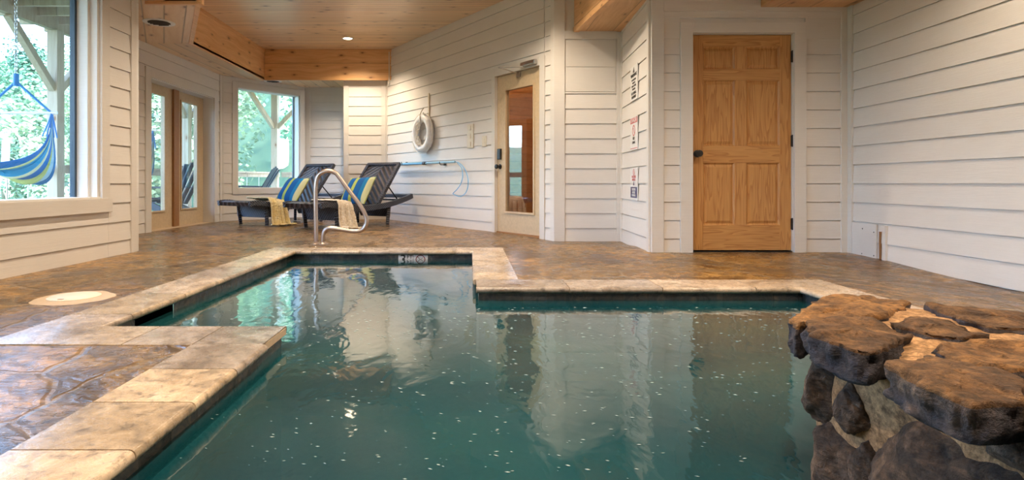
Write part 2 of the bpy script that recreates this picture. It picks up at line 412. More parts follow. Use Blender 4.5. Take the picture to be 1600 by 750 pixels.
def leafmat(name,c1,c2):
    t=NT(name); oi=t.n('ShaderNodeObjectInfo'); n=t.noise(t.coords(),1.4,3); 
    c=t.mix(t.ramp(n,[(.35,0.),(.65,1.)]),c1,c2)
    c=t.mix(1,c,t.ramp(oi.outputs['Random'],[(0,.7),(1,1.25)]),'MULTIPLY')
    b=t.bsdf(c,.7,spec=.2)
    tl=t.n('ShaderNodeBsdfTranslucent'); t.l(c,tl.inputs[0])
    mx=t.n('ShaderNodeMixShader'); mx.inputs[0].default_value=.35
    t.l(b.outputs[0],mx.inputs[1]); t.l(tl.outputs[0],mx.inputs[2]); t.l(mx.outputs[0],t.out.inputs[0]); return t.m
LEAF=[leafmat('leaf_mid_green',(.085,.20,.125,1),(.17,.29,.17,1)),leafmat('leaf_dark_green',(.05,.15,.10,1),(.10,.22,.15,1)),leafmat('leaf_pale_green',(.16,.27,.17,1),(.27,.36,.21,1))]
BARK=plain('pale_bark',(.52,.48,.42,1),.9,nz=.6)
HILLM=leafmat('hillside_green',(.045,.105,.065,1),(.09,.16,.09,1))

# ------------------------------------------------------------------ wall frames
class Wall:
    def __init__(s,P0,P1,inside=(0,4)):
        s.P0=Vector((P0[0],P0[1])); d=Vector((P1[0],P1[1]))-s.P0; s.L=d.length; s.t=d/s.L
        n=Vector((-s.t.y,s.t.x))
        if n.dot(Vector(inside)-s.P0)<0: n=-n
        s.n=n
    def __call__(s,u,d,z):
        p=s.P0+s.t*u+s.n*d; return Vector((p.x,p.y,z))
    def u(s,px,d=0):
        k=(px-CX)/F; P=s.P0+s.n*d
        return (k*P.y-P.x)/(s.t.x-k*s.t.y)
    def z(s,px,py,d=0):
        p=s(s.u(px,d),d,0); return H-(py-CY)/F*p.y
EXP=.1685; ZP=.115
def fill(m,W,u0,u1,z0,z1,holes,d0,d1):
    us=sorted({u0,u1,*[h[0] for h in holes],*[h[1] for h in holes]}); us=[u for u in us if u0<=u<=u1]
    for a,b in zip(us,us[1:]):
        hs=sorted([(h[2],h[3]) for h in holes if h[0]<=a+1e-6 and h[1]>=b-1e-6])
        z=z0
        for h0,h1 in hs:
            if h0>z: m.fbox(W,a,b,d0,d1,z,h0)
            z=max(z,h1)
        if z<z1: m.fbox(W,a,b,d0,d1,z,z1)
def siding(m,W,u0,u1,z0,z1):
    k=math.floor((z0-ZP)/EXP)
    while True:
        a=ZP+k*EXP; b=a+EXP; k+=1
        if a>=z1-1e-4: break
        lo=max(a,z0); hi=min(b,z1)
        if hi-lo<.004: continue
        dd=lambda z: .017-.010*(z-a)/EXP
        if lo==a: lo=a+.0065; m.hexa([W(u0,.001,a),W(u1,.001,a),W(u1,0,a),W(u0,0,a),W(u0,.001,lo),W(u1,.001,lo),W(u1,0,lo),W(u0,0,lo)])
        p=[W(u0,dd(lo),lo),W(u1,dd(lo),lo),W(u1,0,lo),W(u0,0,lo),W(u0,dd(hi),hi),W(u1,dd(hi),hi),W(u1,0,hi),W(u0,0,hi)]
        m.hexa(p)
def wall(name,W,z0,z1,holes=(),regions=None,thick=.14,u0=0,u1=None):
    m=MB(); u1=W.L if u1 is None else u1
    fill(m,W,u0,u1,z0,z1,list(holes),-thick,0)
    for r in (regions if regions is not None else [(u0,u1,z0,z1)]): siding(m,W,*r)
    return structure(m.build(name,SIDING))
trims=[0]
def trim(name,W,rects,mat=TRIM,d0=0,d1=.026,bevel=.002):
    m=MB()
    for (a,b,z0,z1,*dd) in rects:
        m.fbox(W,a,b,dd[0] if dd else d0,dd[1] if dd else d1,z0,z1)
    trims[0]+=1
    return structure(m.build('trim_%d'%trims[0],mat,bevel=bevel))

ZC=2.94; ZS=2.42
# left wall with big window
WL=Wall((-3.11,-2.0),(-3.11,5.37))
wy=lambda Y:Y+2.0
wall('wall_left',WL,-.15,ZC+.1,[(wy(1.6),wy(4.826),.50,2.62)],
     [(0,wy(1.5),0-.1,ZC),(wy(1.5),wy(4.928),-.1,.387),(wy(4.93),wy(5.25),-.1,ZC),(wy(1.5),wy(4.93),2.72,ZC)],thick=.20)
trim('c',WL,[(wy(4.826),wy(4.932),.50,2.72),(wy(1.5),wy(1.6),.50,2.72),(wy(1.6),wy(4.826),2.62,2.72)])
trim('sill',WL,[(wy(1.5),wy(4.945),.385,.50,0,.040)])
trim('corner',WL,[(wy(5.248),wy(5.33),-.1,ZC)],d1=.024)
trim('edge',WL,[(wy(5.331),wy(5.372),.50,2.30,-.0,.017)],JAMB)
trim('edge2',WL,[(wy(5.331),wy(5.372),-.1,.50,0,.017),(wy(5.331),wy(5.372),2.30,ZC,0,.017)])
trim('jamb',WL,[(wy(4.80),wy(4.8255),.50,2.62,-.19,.0),(wy(1.6),wy(4.80),.500,.515,-.19,.03),(wy(1.6),wy(4.8),2.60,2.62,-.19,0),(wy(4.77),wy(4.80),.515,2.6,-.19,-.06)],JAMB)
def window(n,W,u0,u1,z0,z1,d,fr=.022,mat=BRONZE,gl=GLASS):
    r=empty('window_%d'%n); structure(r)
    m=MB(); 
    for a in ((u0,u0+fr,z0,z1),(u1-fr,u1,z0,z1),(u0+fr,u1-fr,z0,z0+fr),(u0+fr,u1-fr,z1-fr,z1)): m.fbox(W,a[0],a[1],d-.02,d+.02,a[2],a[3])
    m.build('window_frame',mat,r); g=MB(); g.fbox(W,u0+fr,u1-fr,d-.003,d+.003,z0+fr,z1-fr); g.build('window_pane',gl,r)
    return r
window(1,WL,wy(1.6),wy(4.778),.480,2.60,-.17,fr=.034)

# french door wall
WF=Wall((-4.15,7.05),(-4.15,9.56)); fy=lambda Y:Y-7.05
WDG=Wall((-3.13,5.37),(-4.15,7.05),(0,7)); wall('wall_diagonal',WDG,-.15,ZC+.1,(),None,thick=.14)
wall('wall_french_doors',WF,-.15,ZC,[(fy(7.45),fy(9.29),-.16,2.0)],[(0,fy(7.32),-.1,ZS),(fy(9.42),fy(9.50),-.1,ZS),(fy(7.32),fy(9.42),2.14,ZS)],thick=.22)
trim('f',WF,[(fy(7.32),fy(7.45),-.1,2.12),(fy(9.29),fy(9.42),-.1,2.12),(fy(7.45),fy(9.29),2.0,2.12)],d1=.028)
trim('fc',WF,[(fy(9.49),fy(9.55),-.1,ZS)],d1=.03)
trim('fj',WF,[(fy(7.40),fy(7.452),-.05,2.0,-.21,0),(fy(9.288),fy(9.34),-.05,2.0,-.21,0),(fy(7.45),fy(9.29),1.99,2.02,-.21,0)],JAMB)
def leaf(n,W,u0,u1,g0,g1,z0,z1,gz0,gz1,d,mat,gl,th=.045):
    r=empty('door_%d'%n); structure(r)
    m=MB(); m.fbox(W,u0,g0,d-th,d,z0,z1); m.fbox(W,g1,u1,d-th,d,z0,z1); m.fbox(W,g0,g1,d-th,d,z0,gz0); m.fbox(W,g0,g1,d-th,d,gz1,z1)
    m.build('door_panel',mat,r)
    b=MB(); w=.022
    for q in ((g0-w,g0+.004,gz0-w,gz1+w),(g1-.004,g1+w,gz0-w,gz1+w),(g0,g1,gz0-w,gz0+.004),(g0,g1,gz1-.004,gz1+w)): b.fbox(W,q[0],q[1],d,d+.014,q[2],q[3])
    b.build('glass_bead',mat,r,bevel=.003)
    g=MB(); g.fbox(W,g0,g1,d-.023,d-.017,gz0,gz1); g.build('glass_pane',gl,r)
    return r
leaf(1,WF,fy(7.455),fy(8.32),fy(7.60),fy(8.10),.0,1.985,.245,1.85,-.16,DOORPAINT,GLASS)
leaf(2,WF,fy(8.47),fy(9.285),fy(8.58),fy(9.06),.0,1.985,.245,1.85,-.16,DOORPAINT,GLASS)
BROWNW=plain('brown_astragal',(.33,.155,.055,1),.5)
trim('astragal',WF,[(fy(8.322),fy(8.468),0,1.985,-.2,-.13)],BROWNW)
trim('thr',WF,[(fy(7.45),fy(9.29),-.03,.0,-.22,.0)],CONC)

# bay window wall
WB=Wall((-4.15,9.56),(-3.10,10.78))
g0=WB.u(370.7,-.0); g1=WB.u(468,0); zt=2.25; zb=.54
wall('wall_bay_window',WB,-.15,ZC,[(g0,g1,zb,zt)],[(.05,g0-.09,-.1,ZS),(g0-.1,g1+.1,-.1,.44),(g0-.1,g1+.1,2.36,ZS)],thick=.20)
trim('b',WB,[(g0-.095,g0,zb-.1,zt+.10),(g1,g1+.10,zb-.1,zt+.10),(g0,g1,zt,zt+.10),(g0,g1,zb-.10,zb)])
trim('bc',WB,[(.0,.05,-.1,ZS)]); trim('bj',WB,[(g1-.02,g1+.001,zb,zt,-.19,0),(g0,g1,zb-.001,zb+.012,-.19,.012),(g0,g1,zt-.012,zt+.001,-.19,0),(g0-.001,g0+.02,zb,zt,-.19,0)],JAMB)
window(2,WB,g0-.005,g1-.015,zb-.03,zt+.012,-.17)

WBB=Wall((-3.10,10.80),(-2.10,10.80)); wall('wall_bay_back',WBB,-.15,ZC,(),[(.1,1.0,-.1,2.27)])
trim('x',WBB,[(-.02,.10,-.1,ZS),(.1,1.0,2.27,ZS)])
WC=Wall((-2.22,10.10),(-1.46,10.10)); wall('wall_column',WC,-.15,ZC,(),[(.09,.66,-.1,ZS)],thick=.56)
trim('x',WC,[(0,.09,-.1,ZS),(.66,.74,-.1,ZS)],d1=.024)

# angled wall with life ring
WA=Wall((-1.459,10.10),(.96,6.50))
a0=WA.u(775); a1=WA.u(845); ad=2.0
LB=WA.L
wall('wall_angled',WA,-.15,ZC,[(a0,a1,-.16,ad)],[(.03,a0-.07,-.1,ZC),(a0-.07,a1+.07,ad+.10,ZC),(a1+.09,LB-.06,-.1,ZC)],thick=.14)
trim('x',WA,[(a0-.07,a0,-.1,ad+.10),(a1,a1+.085,-.1,ad+.10),(a0,a1,ad,ad+.10)],d1=.024)
trim('x',WA,[(LB-.06,LB,-.1,ZC)]); trim('x',WA,[(0,.035,-.1,ZC)])
ga=WA.u(789); gb=WA.u(832)
dr=leaf(3,WA,a0+.006,a1-.006,ga,gb,.01,ad-.006,.27,1.80,-.02,DOORPAINT,GLASS2)
for nm,(z0,z1) in (('keypad_lock',(.93,1.07)),):
    m=MB(); m.fbox(WA,a0+.035,a0+.10,-.02,.012,z0,z1); m.build(nm,BLACK,dr,bevel=.006)
kz=.84; kp=WA(a0+.065,-.02,kz)
rotm=Matrix.Translation(kp)@Vector((WA.n.x,WA.n.y,0)).to_track_quat('Z','Y').to_matrix().to_4x4()
MB().lathe([(.033,0),(.033,.008),(.014,.012),(.014,.035),(.026,.045),(.031,.060),(.026,.074),(0,.078)],M=rotm,n=24).build('door_knob',BLACK,dr,smooth=True)
trim('thr',WA,[(a0,a1,-.06,.008,-.14,-.005)],BROWNW)
# door closer
cl=empty('door_closer',WA(a1-.12,.02,2.0)); 
tag(cl,'silver hydraulic door closer with folding arm above the glazed cream door','door closer')
Mi=lambda p:Vector(p)-Vector(cl.location)
class WO:
    def __init__(s,W): s.W=W
    def __call__(s,u,d,z): return Mi(s.W(u,d,z))
wo=WO(WA)
m=MB(); m.fbox(wo,a1-.30,a1-.03,.024,.075,2.02,2.075); m.build('closer_body',CHROME,cl,bevel=.012)
m=MB(); m.tube([wo(a1-.24,.05,2.015),wo(a1-.24,.05,2.03)],.018,12); m.tube([wo(a1-.24,.05,2.02),wo(a1-.45,.28,2.02)],.008,8); m.build('closer_arm',CHROME,cl)
m=MB(); m.tube([wo(a1-.45,.28,2.02),wo(a1-.42,.02,1.975)],.007,8); m.build('forearm_rod',CHROME,cl)
m=MB(); m.fbox(wo,a1-.45,a1-.39,-.02,.006,1.93,1.99); m.build('arm_bracket',CHROME,cl)
# wood lined room behind the glazed door
m=MB(); back=1.7
c0=a0-1.0; c1=a1+.12
m.fbox(WA,c0,c1,-back-.1,-back,-.1,2.5); m.fbox(WA,c0-.1,c0,-back-.1,-.15,-.1,2.5); m.fbox(WA,c1,c1+.1,-back-.1,-.15,-.1,2.5)
structure(m.build('wall_room_beyond',ROOMWOOD))
m=MB(); m.fbox(WA,c0-.1,c1+.1,-back-.1,-.15,2.5,2.6); structure(m.build('ceiling_room_beyond',ROOMWOOD))
m=MB(); m.fbox(WA,c0-.1,c1+.1,-back-.1,-.14,-.2,-.02); structure(m.build('floor_room_beyond',CONC))
bn=empty('wooden_bench',WA((a0+a1)/2,-1.35,-.02)); tag(bn,'small dark wooden bench seen through the glazed cream door','bench')
DARKW=plain('dark_bench_wood',(.06,.028,.016,1),.4)
bW=Wall(tuple(WA(0,0,0))[:2],tuple(WA(1,0,0))[:2]); 
wb=lambda u,d,z: WA(u,d,z)-Vector(bn.location)
uc=(a0+a1)/2
m=MB(); m.fbox(wb,uc-.4,uc+.4,-1.55,-1.15,.38,.43); m.build('seat',DARKW,bn,bevel=.004)
for uu in (uc-.37,uc+.37):
    m=MB(); m.fbox(wb,uu-.025,uu+.025,-1.53,-1.17,-.0,.38); m.build('leg',DARKW,bn)

# recess, sign wall, door wall, right wall
WR=Wall((.96,6.50),(1.71,6.50)); wx=lambda px,Y=6.5:(px-CX)/F*Y
r=lambda px: wx(px)-.96
wall('wall_recess',WR,-.15,ZC+.1,(),[(r(882),r(963),-.1,1.65)])
trim('x',WR,[(-.02,r(882),-.1,ZC),(r(963),.75,-.1,2.32),(r(882),r(963),2.25,2.34),(r(882),r(963),1.65,2.25,0,.012)])
trim('x',WR,[(r(884),r(961),1.66,1.93,.012,.018),(r(884),r(961),1.94,2.24,.012,.018)])
WS=Wall((1.71,6.50),(1.654,5.28)); wall('wall_signs',WS,-.15,ZC,(),[(.05,1.16,-.1,ZC)])
trim('x',WS,[(0,.06,-.1,2.33),(1.15,1.22,-.1,2.33)],d1=.022)
YD=5.28; WD=Wall((1.654,YD),(3.47,YD)); q=lambda px:(px-CX)/F*YD-1.654
d0,d1=q(1081),q(1239)
wall('wall_door',WD,-.15,ZC+.1,[(d0,d1,-.16,2.0)],[(q(1036),q(1062),-.1,1.95),(q(1257),q(1312),-.1,1.95),(q(1036),q(1312),2.14,2.2)])
trim('x',WD,[(q(1017),q(1036),-.1,2.34),(q(1312),WD.L,-.1,2.34),(q(1036),q(1312),2.20,2.34)])
trim('x',WD,[(q(1036),q(1062),1.95,2.2,0,.014),(q(1257),q(1312),1.95,2.2,0,.014)])
trim('x',WD,[(q(1062),d0,-.1,2.10),(d1,q(1257),-.1,2.10),(d0,d1,2.0,2.10)],d1=.032)
trim('x',WD,[(d0-.02,d0+.004,-.05,2.0,-.14,0),(d1-.004,d1+.02,-.05,2.0,-.14,0),(d0,d1,1.995,2.02,-.14,0)])
WRT=Wall((3.47,5.28),(3.47,-2.0)); wall('wall_right',WRT,-.25,ZC+.1,(),[(.08,WRT.L,-.2,ZC)])
trim('x',WRT,[(0,.08,-.2,2.34)],d1=.03)
WBH=Wall((-3.11,-2.0),(3.47,-2.0)); wall('wall_behind',WBH,-.25,ZC+.1,[(1.8,3.1,.8,2.2)],None)
window(3,WBH,1.8,3.1,.8,2.2,-.07)  # unseen window, added behind the camera to let daylight in
# access cover low on the right wall
u=lambda px:WRT.u(px)
ac=empty('access_cover',WRT(.3,0,0)); tag(ac,'flat white cover board with screws, low on the right-hand wall near the corner','cover board')
la=lambda a,b,c: WRT(a,b,c)-Vector(ac.location)
m=MB(); m.fbox(la,.085,WRT.u(1374),.017,.028,-.08,.278); m.build('board',SIDING,ac,bevel=.002)
m=MB(); m.fbox(la,WRT.u(1377),WRT.u(1380),.012,.020,-.1,.22); m.build('slot',BROWNW,ac)
m=MB(); m.fbox(la,WRT.u(1384),WRT.u(1389.5),.0,.034,-.1,.275); m.build('post_strip',SIDING,ac,bevel=.002)
for px,z in ((1355,.23),(1373,.21),(1354,.01),(1373,.01)):
    sM=Matrix.Translation(la(WRT.u(px)-.02,.028,z))@Matrix.Rotation(-PI/2,4,'Y'); MB().lathe([(.006,0),(.006,.001),(0,.002)],M=sM,n=10).build('screw',BLACK,ac)

# ------------------------------------------------------------------ ceiling, soffits, beams
m=MB(); m.prism([(-3.4,-2.2),(3.7,-2.2),(3.7,11.4),(-4.6,11.4),(-4.6,7.0),(-3.4,5.0)],ZC,ZC+.2); structure(m.build('ceiling',CEIL))
m=MB(); m.prism([(-1.2,9.97),(-1.2,11.3),(-4.3,11.3),(-4.3,7.385),(-3.56,7.39),(-3.56,9.97)],ZS,ZS+.03); structure(m.build('ceiling_soffit_left',SOF))
m=MB(); m.prism([(-4.3,7.38),(-4.3,7.0),(-3.25,5.3),(-3.0,5.3),(-3.0,5.66),(-2.64,5.66),(-3.55,7.38)],ZS,ZS+.03); structure(m.build('ceiling_soffit_entry',SOFD))
def beam(name,a,b,z0,z1,th,mat,inside):
    W=Wall(a,b,inside); m=MB(); m.fbox(W,0,W.L,-th,.0,z0,z1); m.fbox(W,0,W.L,.0,.012,z1-.045,z1); return structure(m.build(name,mat,bevel=.003))
beam('header_beam',(-3.56,9.95),(-1.34,9.95),ZS-.012,ZC,.05,BEAMX,(-2,5))
beam('header_beam_side',(-3.56,7.39),(-3.56,9.95),ZS-.012,ZC,.05,BEAMY,(0,8))
beam('header_beam_diagonal',(-2.64,5.66),(-3.56,7.39),ZS-.012,ZC,.05,BEAMY,(0,8))
beam('header_beam_front',(-3.2,5.66),(-2.64,5.66),ZS-.03,ZC,.05,BEAMX,(-3,0))
# narrow white batten beside beam end
trim('x',WA,[(.10,.16,2.34,ZC)],d1=.045)
ZR=2.337
m=MB(); m.prism([(1.17,6.5),(1.31,5.33),(1.42,4.2),(3.5,4.2),(3.5,6.5)],ZR,ZR+.03); structure(m.build('ceiling_soffit_right',SOFR))
W_=Wall((1.17,6.5),(1.42,4.2),(0,5)); m=MB(); m.fbox(W_,0,W_.L,-.05,.0,ZR-.012,ZC); m.fbox(W_,0,W_.L,.0,.012,ZR-.012,ZR+.05); structure(m.build('header_beam_recess',BEAMY,bevel=.003))
m=MB(); m.box(1.42,3.5,4.2,4.25,ZR-.012,ZC); structure(m.build('header_beam_cross',BEAMX))
m=MB(); m.box(2.65,3.5,4.3,5.27,2.235,2.335); structure(m.build('header_beam_door',SOFR,bevel=.003))

# ------------------------------------------------------------------ ground: deck with pool cut-out
PX=[-1.64,-.81,.035,.95,2.0]; OUT=.28
def smooth(x): x=max(0,min(1,x)); return x*x*(3-2*x)
def zdeck(x,y):
    return -.004-.050*smooth((x-2.2)/1.2)*smooth((5.2-y)/1.5)-.022*smooth((y-5.7)/.5)*smooth((x-.5)/.5)
def inpool(x,y,o=0):
    r=[(-1.64-o,.035+o,2.53-o,5.35+o),(-.81-o,2.0+o,1.45-o,3.48+o),(-.81-o,.95+o,-2.5,3.48+o)]
    return any(a<x<b and c<y<d for a,b,c,d in r)
crx=[-1.92,-1.09,.315,1.23,2.28]; cry=[2.25,5.63,3.76,1.17]
def lines(lo,hi,step,crit):
    n=int((hi-lo)/step); L=[lo+(hi-lo)*i/n for i in range(n+1)]
    L=[v for v in L if min(abs(v-c) for c in crit)>step*.35]+list(crit); return sorted(L)
gx=lines(-4.4,3.6,.1,crx); gy=lines(-2.2,11.2,.1,cry)
m=MB(); idx={}
def vid(i,j):
    if (i,j) not in idx:
        idx[(i,j)]=len(m.v); m.v.append((gx[i],gy[j],zdeck(gx[i],gy[j])+.004*noise.noise(Vector((gx[i]*1.7,gy[j]*1.7,0))) *(0 if min(abs(gx[i]-c) for c in crx)<.06 or min(abs(gy[j]-c) for c in cry)<.06 else 1)))
    return idx[(i,j)]
for i in range(len(gx)-1):
    for j in range(len(gy)-1):
        x=(gx[i]+gx[i+1])/2; y=(gy[j]+gy[j+1])/2
        if inpool(x,y,OUT): continue
        m.f.append((vid(i,j),vid(i+1,j),vid(i+1,j+1),vid(i,j+1))); m.c.append(None)
deck=structure(m.build('floor',DECK,smooth='all'))
# coping slabs
def coping(name,x0,x1,y0,y1,side,length,seed,joint='auto'):
    """side: direction of the pool seen from the slabs: +x,-x,+y,-y"""
    rnd=random.Random(seed); m=MB(); lip=.02
    prof=[(0,.0),(0,-.05)]   # across coordinate 0 = outer
    alongx=side[1]=='y'
    a0,a1=(x0,x1) if alongx else (y0,y1); wd=(y1-y0) if alongx else (x1-x0)
    n=max(1,round((a1-a0)/length)); cuts=[a0+(a1-a0)*(i/n) for i in range(n+1)]
    R=.017; T=.036
    pr=[(0,-T),(0,-.003),(.003,0),(wd+lip-R,0)]+[(wd+lip-R+R*math.sin(a),-R+R*math.cos(a)) for a in (.4,.8,1.2,1.57,2.0,2.5,3.0)]+[(wd+lip-R,-T)]
    for c0_,c1_ in zip(cuts,cuts[1:]):
        g=rnd.uniform(.72,1.12); w=rnd.uniform(-.07,.06)
        if rnd.random()<.28: g*=.8; w=-.12
        m.cur=(g*(1+w*.35),g,g*(1-w*1.1))
        e0,e1=c0_+.0025,c1_-.0025; vs=[]
        for e in (e0,e1):
            for (p,z) in pr:
                if side=='+y': v=(e,y0+p,z)
                elif side=='-y': v=(e,y1-p,z)
                elif side=='+x': v=(x0+p,e,z)
                else: v=(x1-p,e,z)
                vs.append(v)
        k=len(pr)
        m.add(vs,[(i,(i+1)%k,(i+1)%k+k,i+k) for i in range(k)]+[tuple(range(k)),tuple(range(2*k-1,k-1,-1))])
    # grout bed
    o=structure(m.build(name,TRAV,smooth=True)); return o
coping('pool_coping_far',-1.92,.315,5.35,5.63,'-y',.45,1)
coping('pool_coping_left',-1.92,-1.64,2.25,5.35,'+x',.52,2)
coping('pool_coping_step',-1.64,-.81,2.25,2.53,'+y',.30,3)
coping('pool_coping_near',-1.09,-.81,-2.2,2.25,'+x',.30,5)
coping('pool_coping_corner',.035,.315,3.76,5.35,'-x',.33,6)
coping('pool_coping_back',.035,2.28,3.48,3.76,'-y',.62,8)
coping('pool_coping_right',2.0,2.28,1.45,3.48,'-x',.45,9)
m=MB()
for r_ in ((-1.93,.325,5.33,5.64),(-1.93,-1.62,2.24,5.4),(-1.64,-.79,2.24,2.55),(-1.1,-.79,-2.2,2.3),(.015,.325,3.5,5.4),(.015,2.29,3.46,3.77),(1.98,2.29,1.4,3.5)): m.box(r_[0]+.02,r_[1]-.02,r_[2]+.02,r_[3]-.02,-.034,-.006)
structure(m.build('coping_bed',CONC))
# pool shell: tile band and plaster
zt0=-.034; zt1=-.19
ring=[(-1.655,2.515),(-1.655,5.365),(.05,5.365),(.05,3.495),(2.015,3.495),(2.015,1.435),(.965,1.435),(.965,-2.3),(-.825,-2.3),(-.825,2.515)]
tile=MB(); pl=MB()
sk=(2.84,3.21)
for i,(a,b) in enumerate(zip(ring,ring[1:]+ring[:1])):
    if i==0:
        for (ya,yb) in ((a[1],sk[0]),(sk[1],b[1])): tile.quad((a[0],ya,zt0),(a[0],yb,zt0),(a[0],yb,zt1),(a[0],ya,zt1))
        tile.quad((a[0],sk[0],-.165),(a[0],sk[1],-.165),(a[0],sk[1],zt1),(a[0],sk[0],zt1))
    else: tile.quad((*a,zt0),(*b,zt0),(*b,zt1),(*a,zt1))
    pl.quad((*a,zt1),(*b,zt1),(*b,-1.35),(*a,-1.35))
structure(tile.build('pool_tile_band',TILE))
pl.box(-1.7,.06,4.9,5.4,-1.4,-.34); pl.box(0.0,2.03,3.0,3.5,-1.4,-.40)
pl.box(-1.7,2.1,-2.3,5.4,-1.4,-1.35)
structure(pl.build('pool_shell',PLASTER))
m=MB(); m.box(-1.98,-1.657,2.84,3.21,-.30,-.034); 
o=structure(m.build('skimmer_box',BLACK)); 
# open front of skimmer box
import bmesh
bm=bmesh.new(); bm.from_mesh(o.data)
for f in list(bm.faces):
    if f.normal.x>.9 : bmesh.ops.delete(bm,geom=[f],context='FACES_ONLY')
bm.to_mesh(o.data); bm.free()
ZW=-.08
m=MB(); e=.001
ringw=[(x+(e if x<0 and True else -e),y) for x,y in ring]
m.prism([(x,y) for x,y in ring],-1.36,ZW)
wt=m.build('pool_water',WATER); tag(wt,kind='structure')
# floating bubbles, uncountable flecks
m=MB(); rnd=random.Random(3)
for i in range(1500):
    y=rnd.uniform(.9,3.3)**1.0; x=rnd.uniform(-1.5,1.9)
    if not inpool(x,y,-.03) or (x>.72 and y<1.75): continue
    a=rnd.uniform(-.6,.2); L=rnd.uniform(.0014,.0052)*(.7+y*.35); L*=1.25; w=L*rnd.uniform(.22,.42)
    dx,dy=math.cos(a)*L,math.sin(a)*L; px_,py_=-math.sin(a)*w,math.cos(a)*w
    z=ZW+.0012
    m.add([(x-dx,y-dy,z),(x-px_,y-py_,z),(x+dx,y+dy,z),(x+px_,y+py_,z),(x,y,z+w*.5)],[(0,1,4),(1,2,4),(2,3,4),(3,0,4)])
FOAM=plain('white_bubble',(.36,.46,.46,1),.5)
tag(m.build('water_bubbles',FOAM),'tiny white bubbles scattered over the teal pool water','bubbles',kind='stuff')

# ------------------------------------------------------------------ text helper
def text(body,size,mat,parent,M,name='lettering',align='CENTER',ext=.0006,sx=1):
    cu=bpy.data.curves.new(name,'FONT'); cu.body=body; cu.size=size; cu.align_x=align; cu.align_y='CENTER'; cu.extrude=ext; cu.offset=size*.012
    o=bpy.data.objects.new(name,cu); col.objects.link(o)
    me=bpy.data.meshes.new_from_object(o); bpy.data.objects.remove(o)
    n=bpy.data.objects.new(name,me); col.objects.link(n); me.materials.clear(); me.materials.append(mat)
    n.parent=parent; n.matrix_local=M@Matrix.Diagonal((sx,1,1,1)); return n
INK=plain('black_ink',(.01,.01,.012,1),.4); REDI=plain('red_ink',(.55,.03,.03,1),.4); NAVY=plain('navy_ink',(.03,.035,.14,1),.4)
SIGNW=plain('white_sign_board',(.80,.80,.80,1),.3)
# depth marker tiles
MARK=plain('grey_marker_tile',(.66,.64,.62,1),.25)
def rect_at(name,px0,px1,Y,z0,z1,mat,th=.006):
    x0,x1=(px0-CX)/F*Y,(px1-CX)/F*Y
    o=empty(name,((x0+x1)/2,Y,(z0+z1)/2))
    return o,x0,x1
for k,(pa,pb) in enumerate(((622.5,645),(645.6,668.5))):
    o,x0,x1=rect_at('depth_marker_tile' if k==0 else 'no_diving_tile',pa,pb,5.362,-.155,-.036,MARK)
    hw=(x1-x0)/2
    m=MB(); m.box(-hw,hw,-.004,.003,-.0595,.0595); m.build('tile_face',MARK,o,bevel=.002)
    Mx=Matrix.Rotation(PI/2,4,'X')
    if k==0:
        tag(o,'pale pool depth tile reading 3 FT on the far waterline','pool tile')
        text('3',.115,INK,o,Matrix.Translation((-.022,-.0045,.0145))@Mx,'number')
        text('FT',.05,INK,o,Matrix.Translation((.038,-.0045,.036))@Mx)
    else:
        tag(o,'pale pool tile with crossed red circle beside the 3 FT tile','pool tile')
        ri=Matrix.Translation((0,-.004,.012))@Mx
        MB().lathe([(.046,0),(.046,.002),(.038,.002),(.038,0)],M=ri,n=36,closed=True).build('prohibition_ring',plain('brown_red_ink',(.20,.03,.02,1),.4),o)
        m=MB(); m.bar((-.028,-.0055,.040),(.028,-.0055,-.016),.004,.006,(0,1,0)); m.bar((.024,-.0055,.034),(-.010,-.0055,.004),.003,.005,(0,1,0)); m.bar((-.012,-.0055,.014),(.014,-.0055,.0),.003,.005,(0,1,0)); m.build('cross_mark',INK,o)

# ------------------------------------------------------------------ signs on the narrow wall
def sign(z0,z1,label,build):
    u0,u1=WS.u(988.5),WS.u(1000); w=abs(u1-u0)
    uc=(u0+u1)/2; c=WS(uc,.018,(z0+z1)/2); o=empty('pool_sign',c); tag(o,label,'sign','signs on the narrow side wall')
    n=Vector((WS.n.x,WS.n.y,0)); t=Vector((0,0,1)).cross(n)   # reading direction
    R=Matrix((( t.x,0,n.x,0),(t.y,0,n.y,0),(0,1,0,0),(0,0,0,1)))
    h=z1-z0; s=MB(); 
    P=lambda x,y,zz: R@Vector((x,y,zz))
    s.hexa([P(-w/2,-h/2,0),P(w/2,-h/2,0),P(w/2,h/2,0),P(-w/2,h/2,0),P(-w/2,-h/2,.006),P(w/2,-h/2,.006),P(w/2,h/2,.006),P(-w/2,h/2,.006)]); s.build('sign_board',SIGNW,o,bevel=.001)
    def patch(x0,x1,y0,y1,mat,nm='colour_panel'):
        k=MB(); k.hexa([P(x0,y0,.0061),P(x1,y0,.0061),P(x1,y1,.0061),P(x0,y1,.0061),P(x0,y0,.0072),P(x1,y0,.0072),P(x1,y1,.0072),P(x0,y1,.0072)]); k.build(nm,mat,o)
    def tx(b,x,y,s_,mat,z=.0075): text(b,s_,mat,o,R@Matrix.Translation((x,y,z)))
    def ringm(x,y,r_,mat):
        MB().lathe([(r_,0),(r_,.001),(r_*.82,.001),(r_*.82,0)],M=R@Matrix.Translation((x,y,.0065)),n=30,closed=True).build('prohibition_ring',mat,o)
        k=MB(); k.bar(P(-r_*.6+x,r_*.6+y,.007),P(r_*.6+x,-r_*.6+y,.007),r_*.16,.001,tuple(n)); k.build('slash',mat,o)
    def tri(x,y,r_,mat):
        k=MB(); k.add([P(x-r_,y-r_*.7,.0075),P(x+r_,y-r_*.7,.0075),P(x,y+r_,.0075)],[(0,1,2)]); k.build('warning_triangle',mat,o)
    build(w,h,patch,tx,ringm,tri); return o
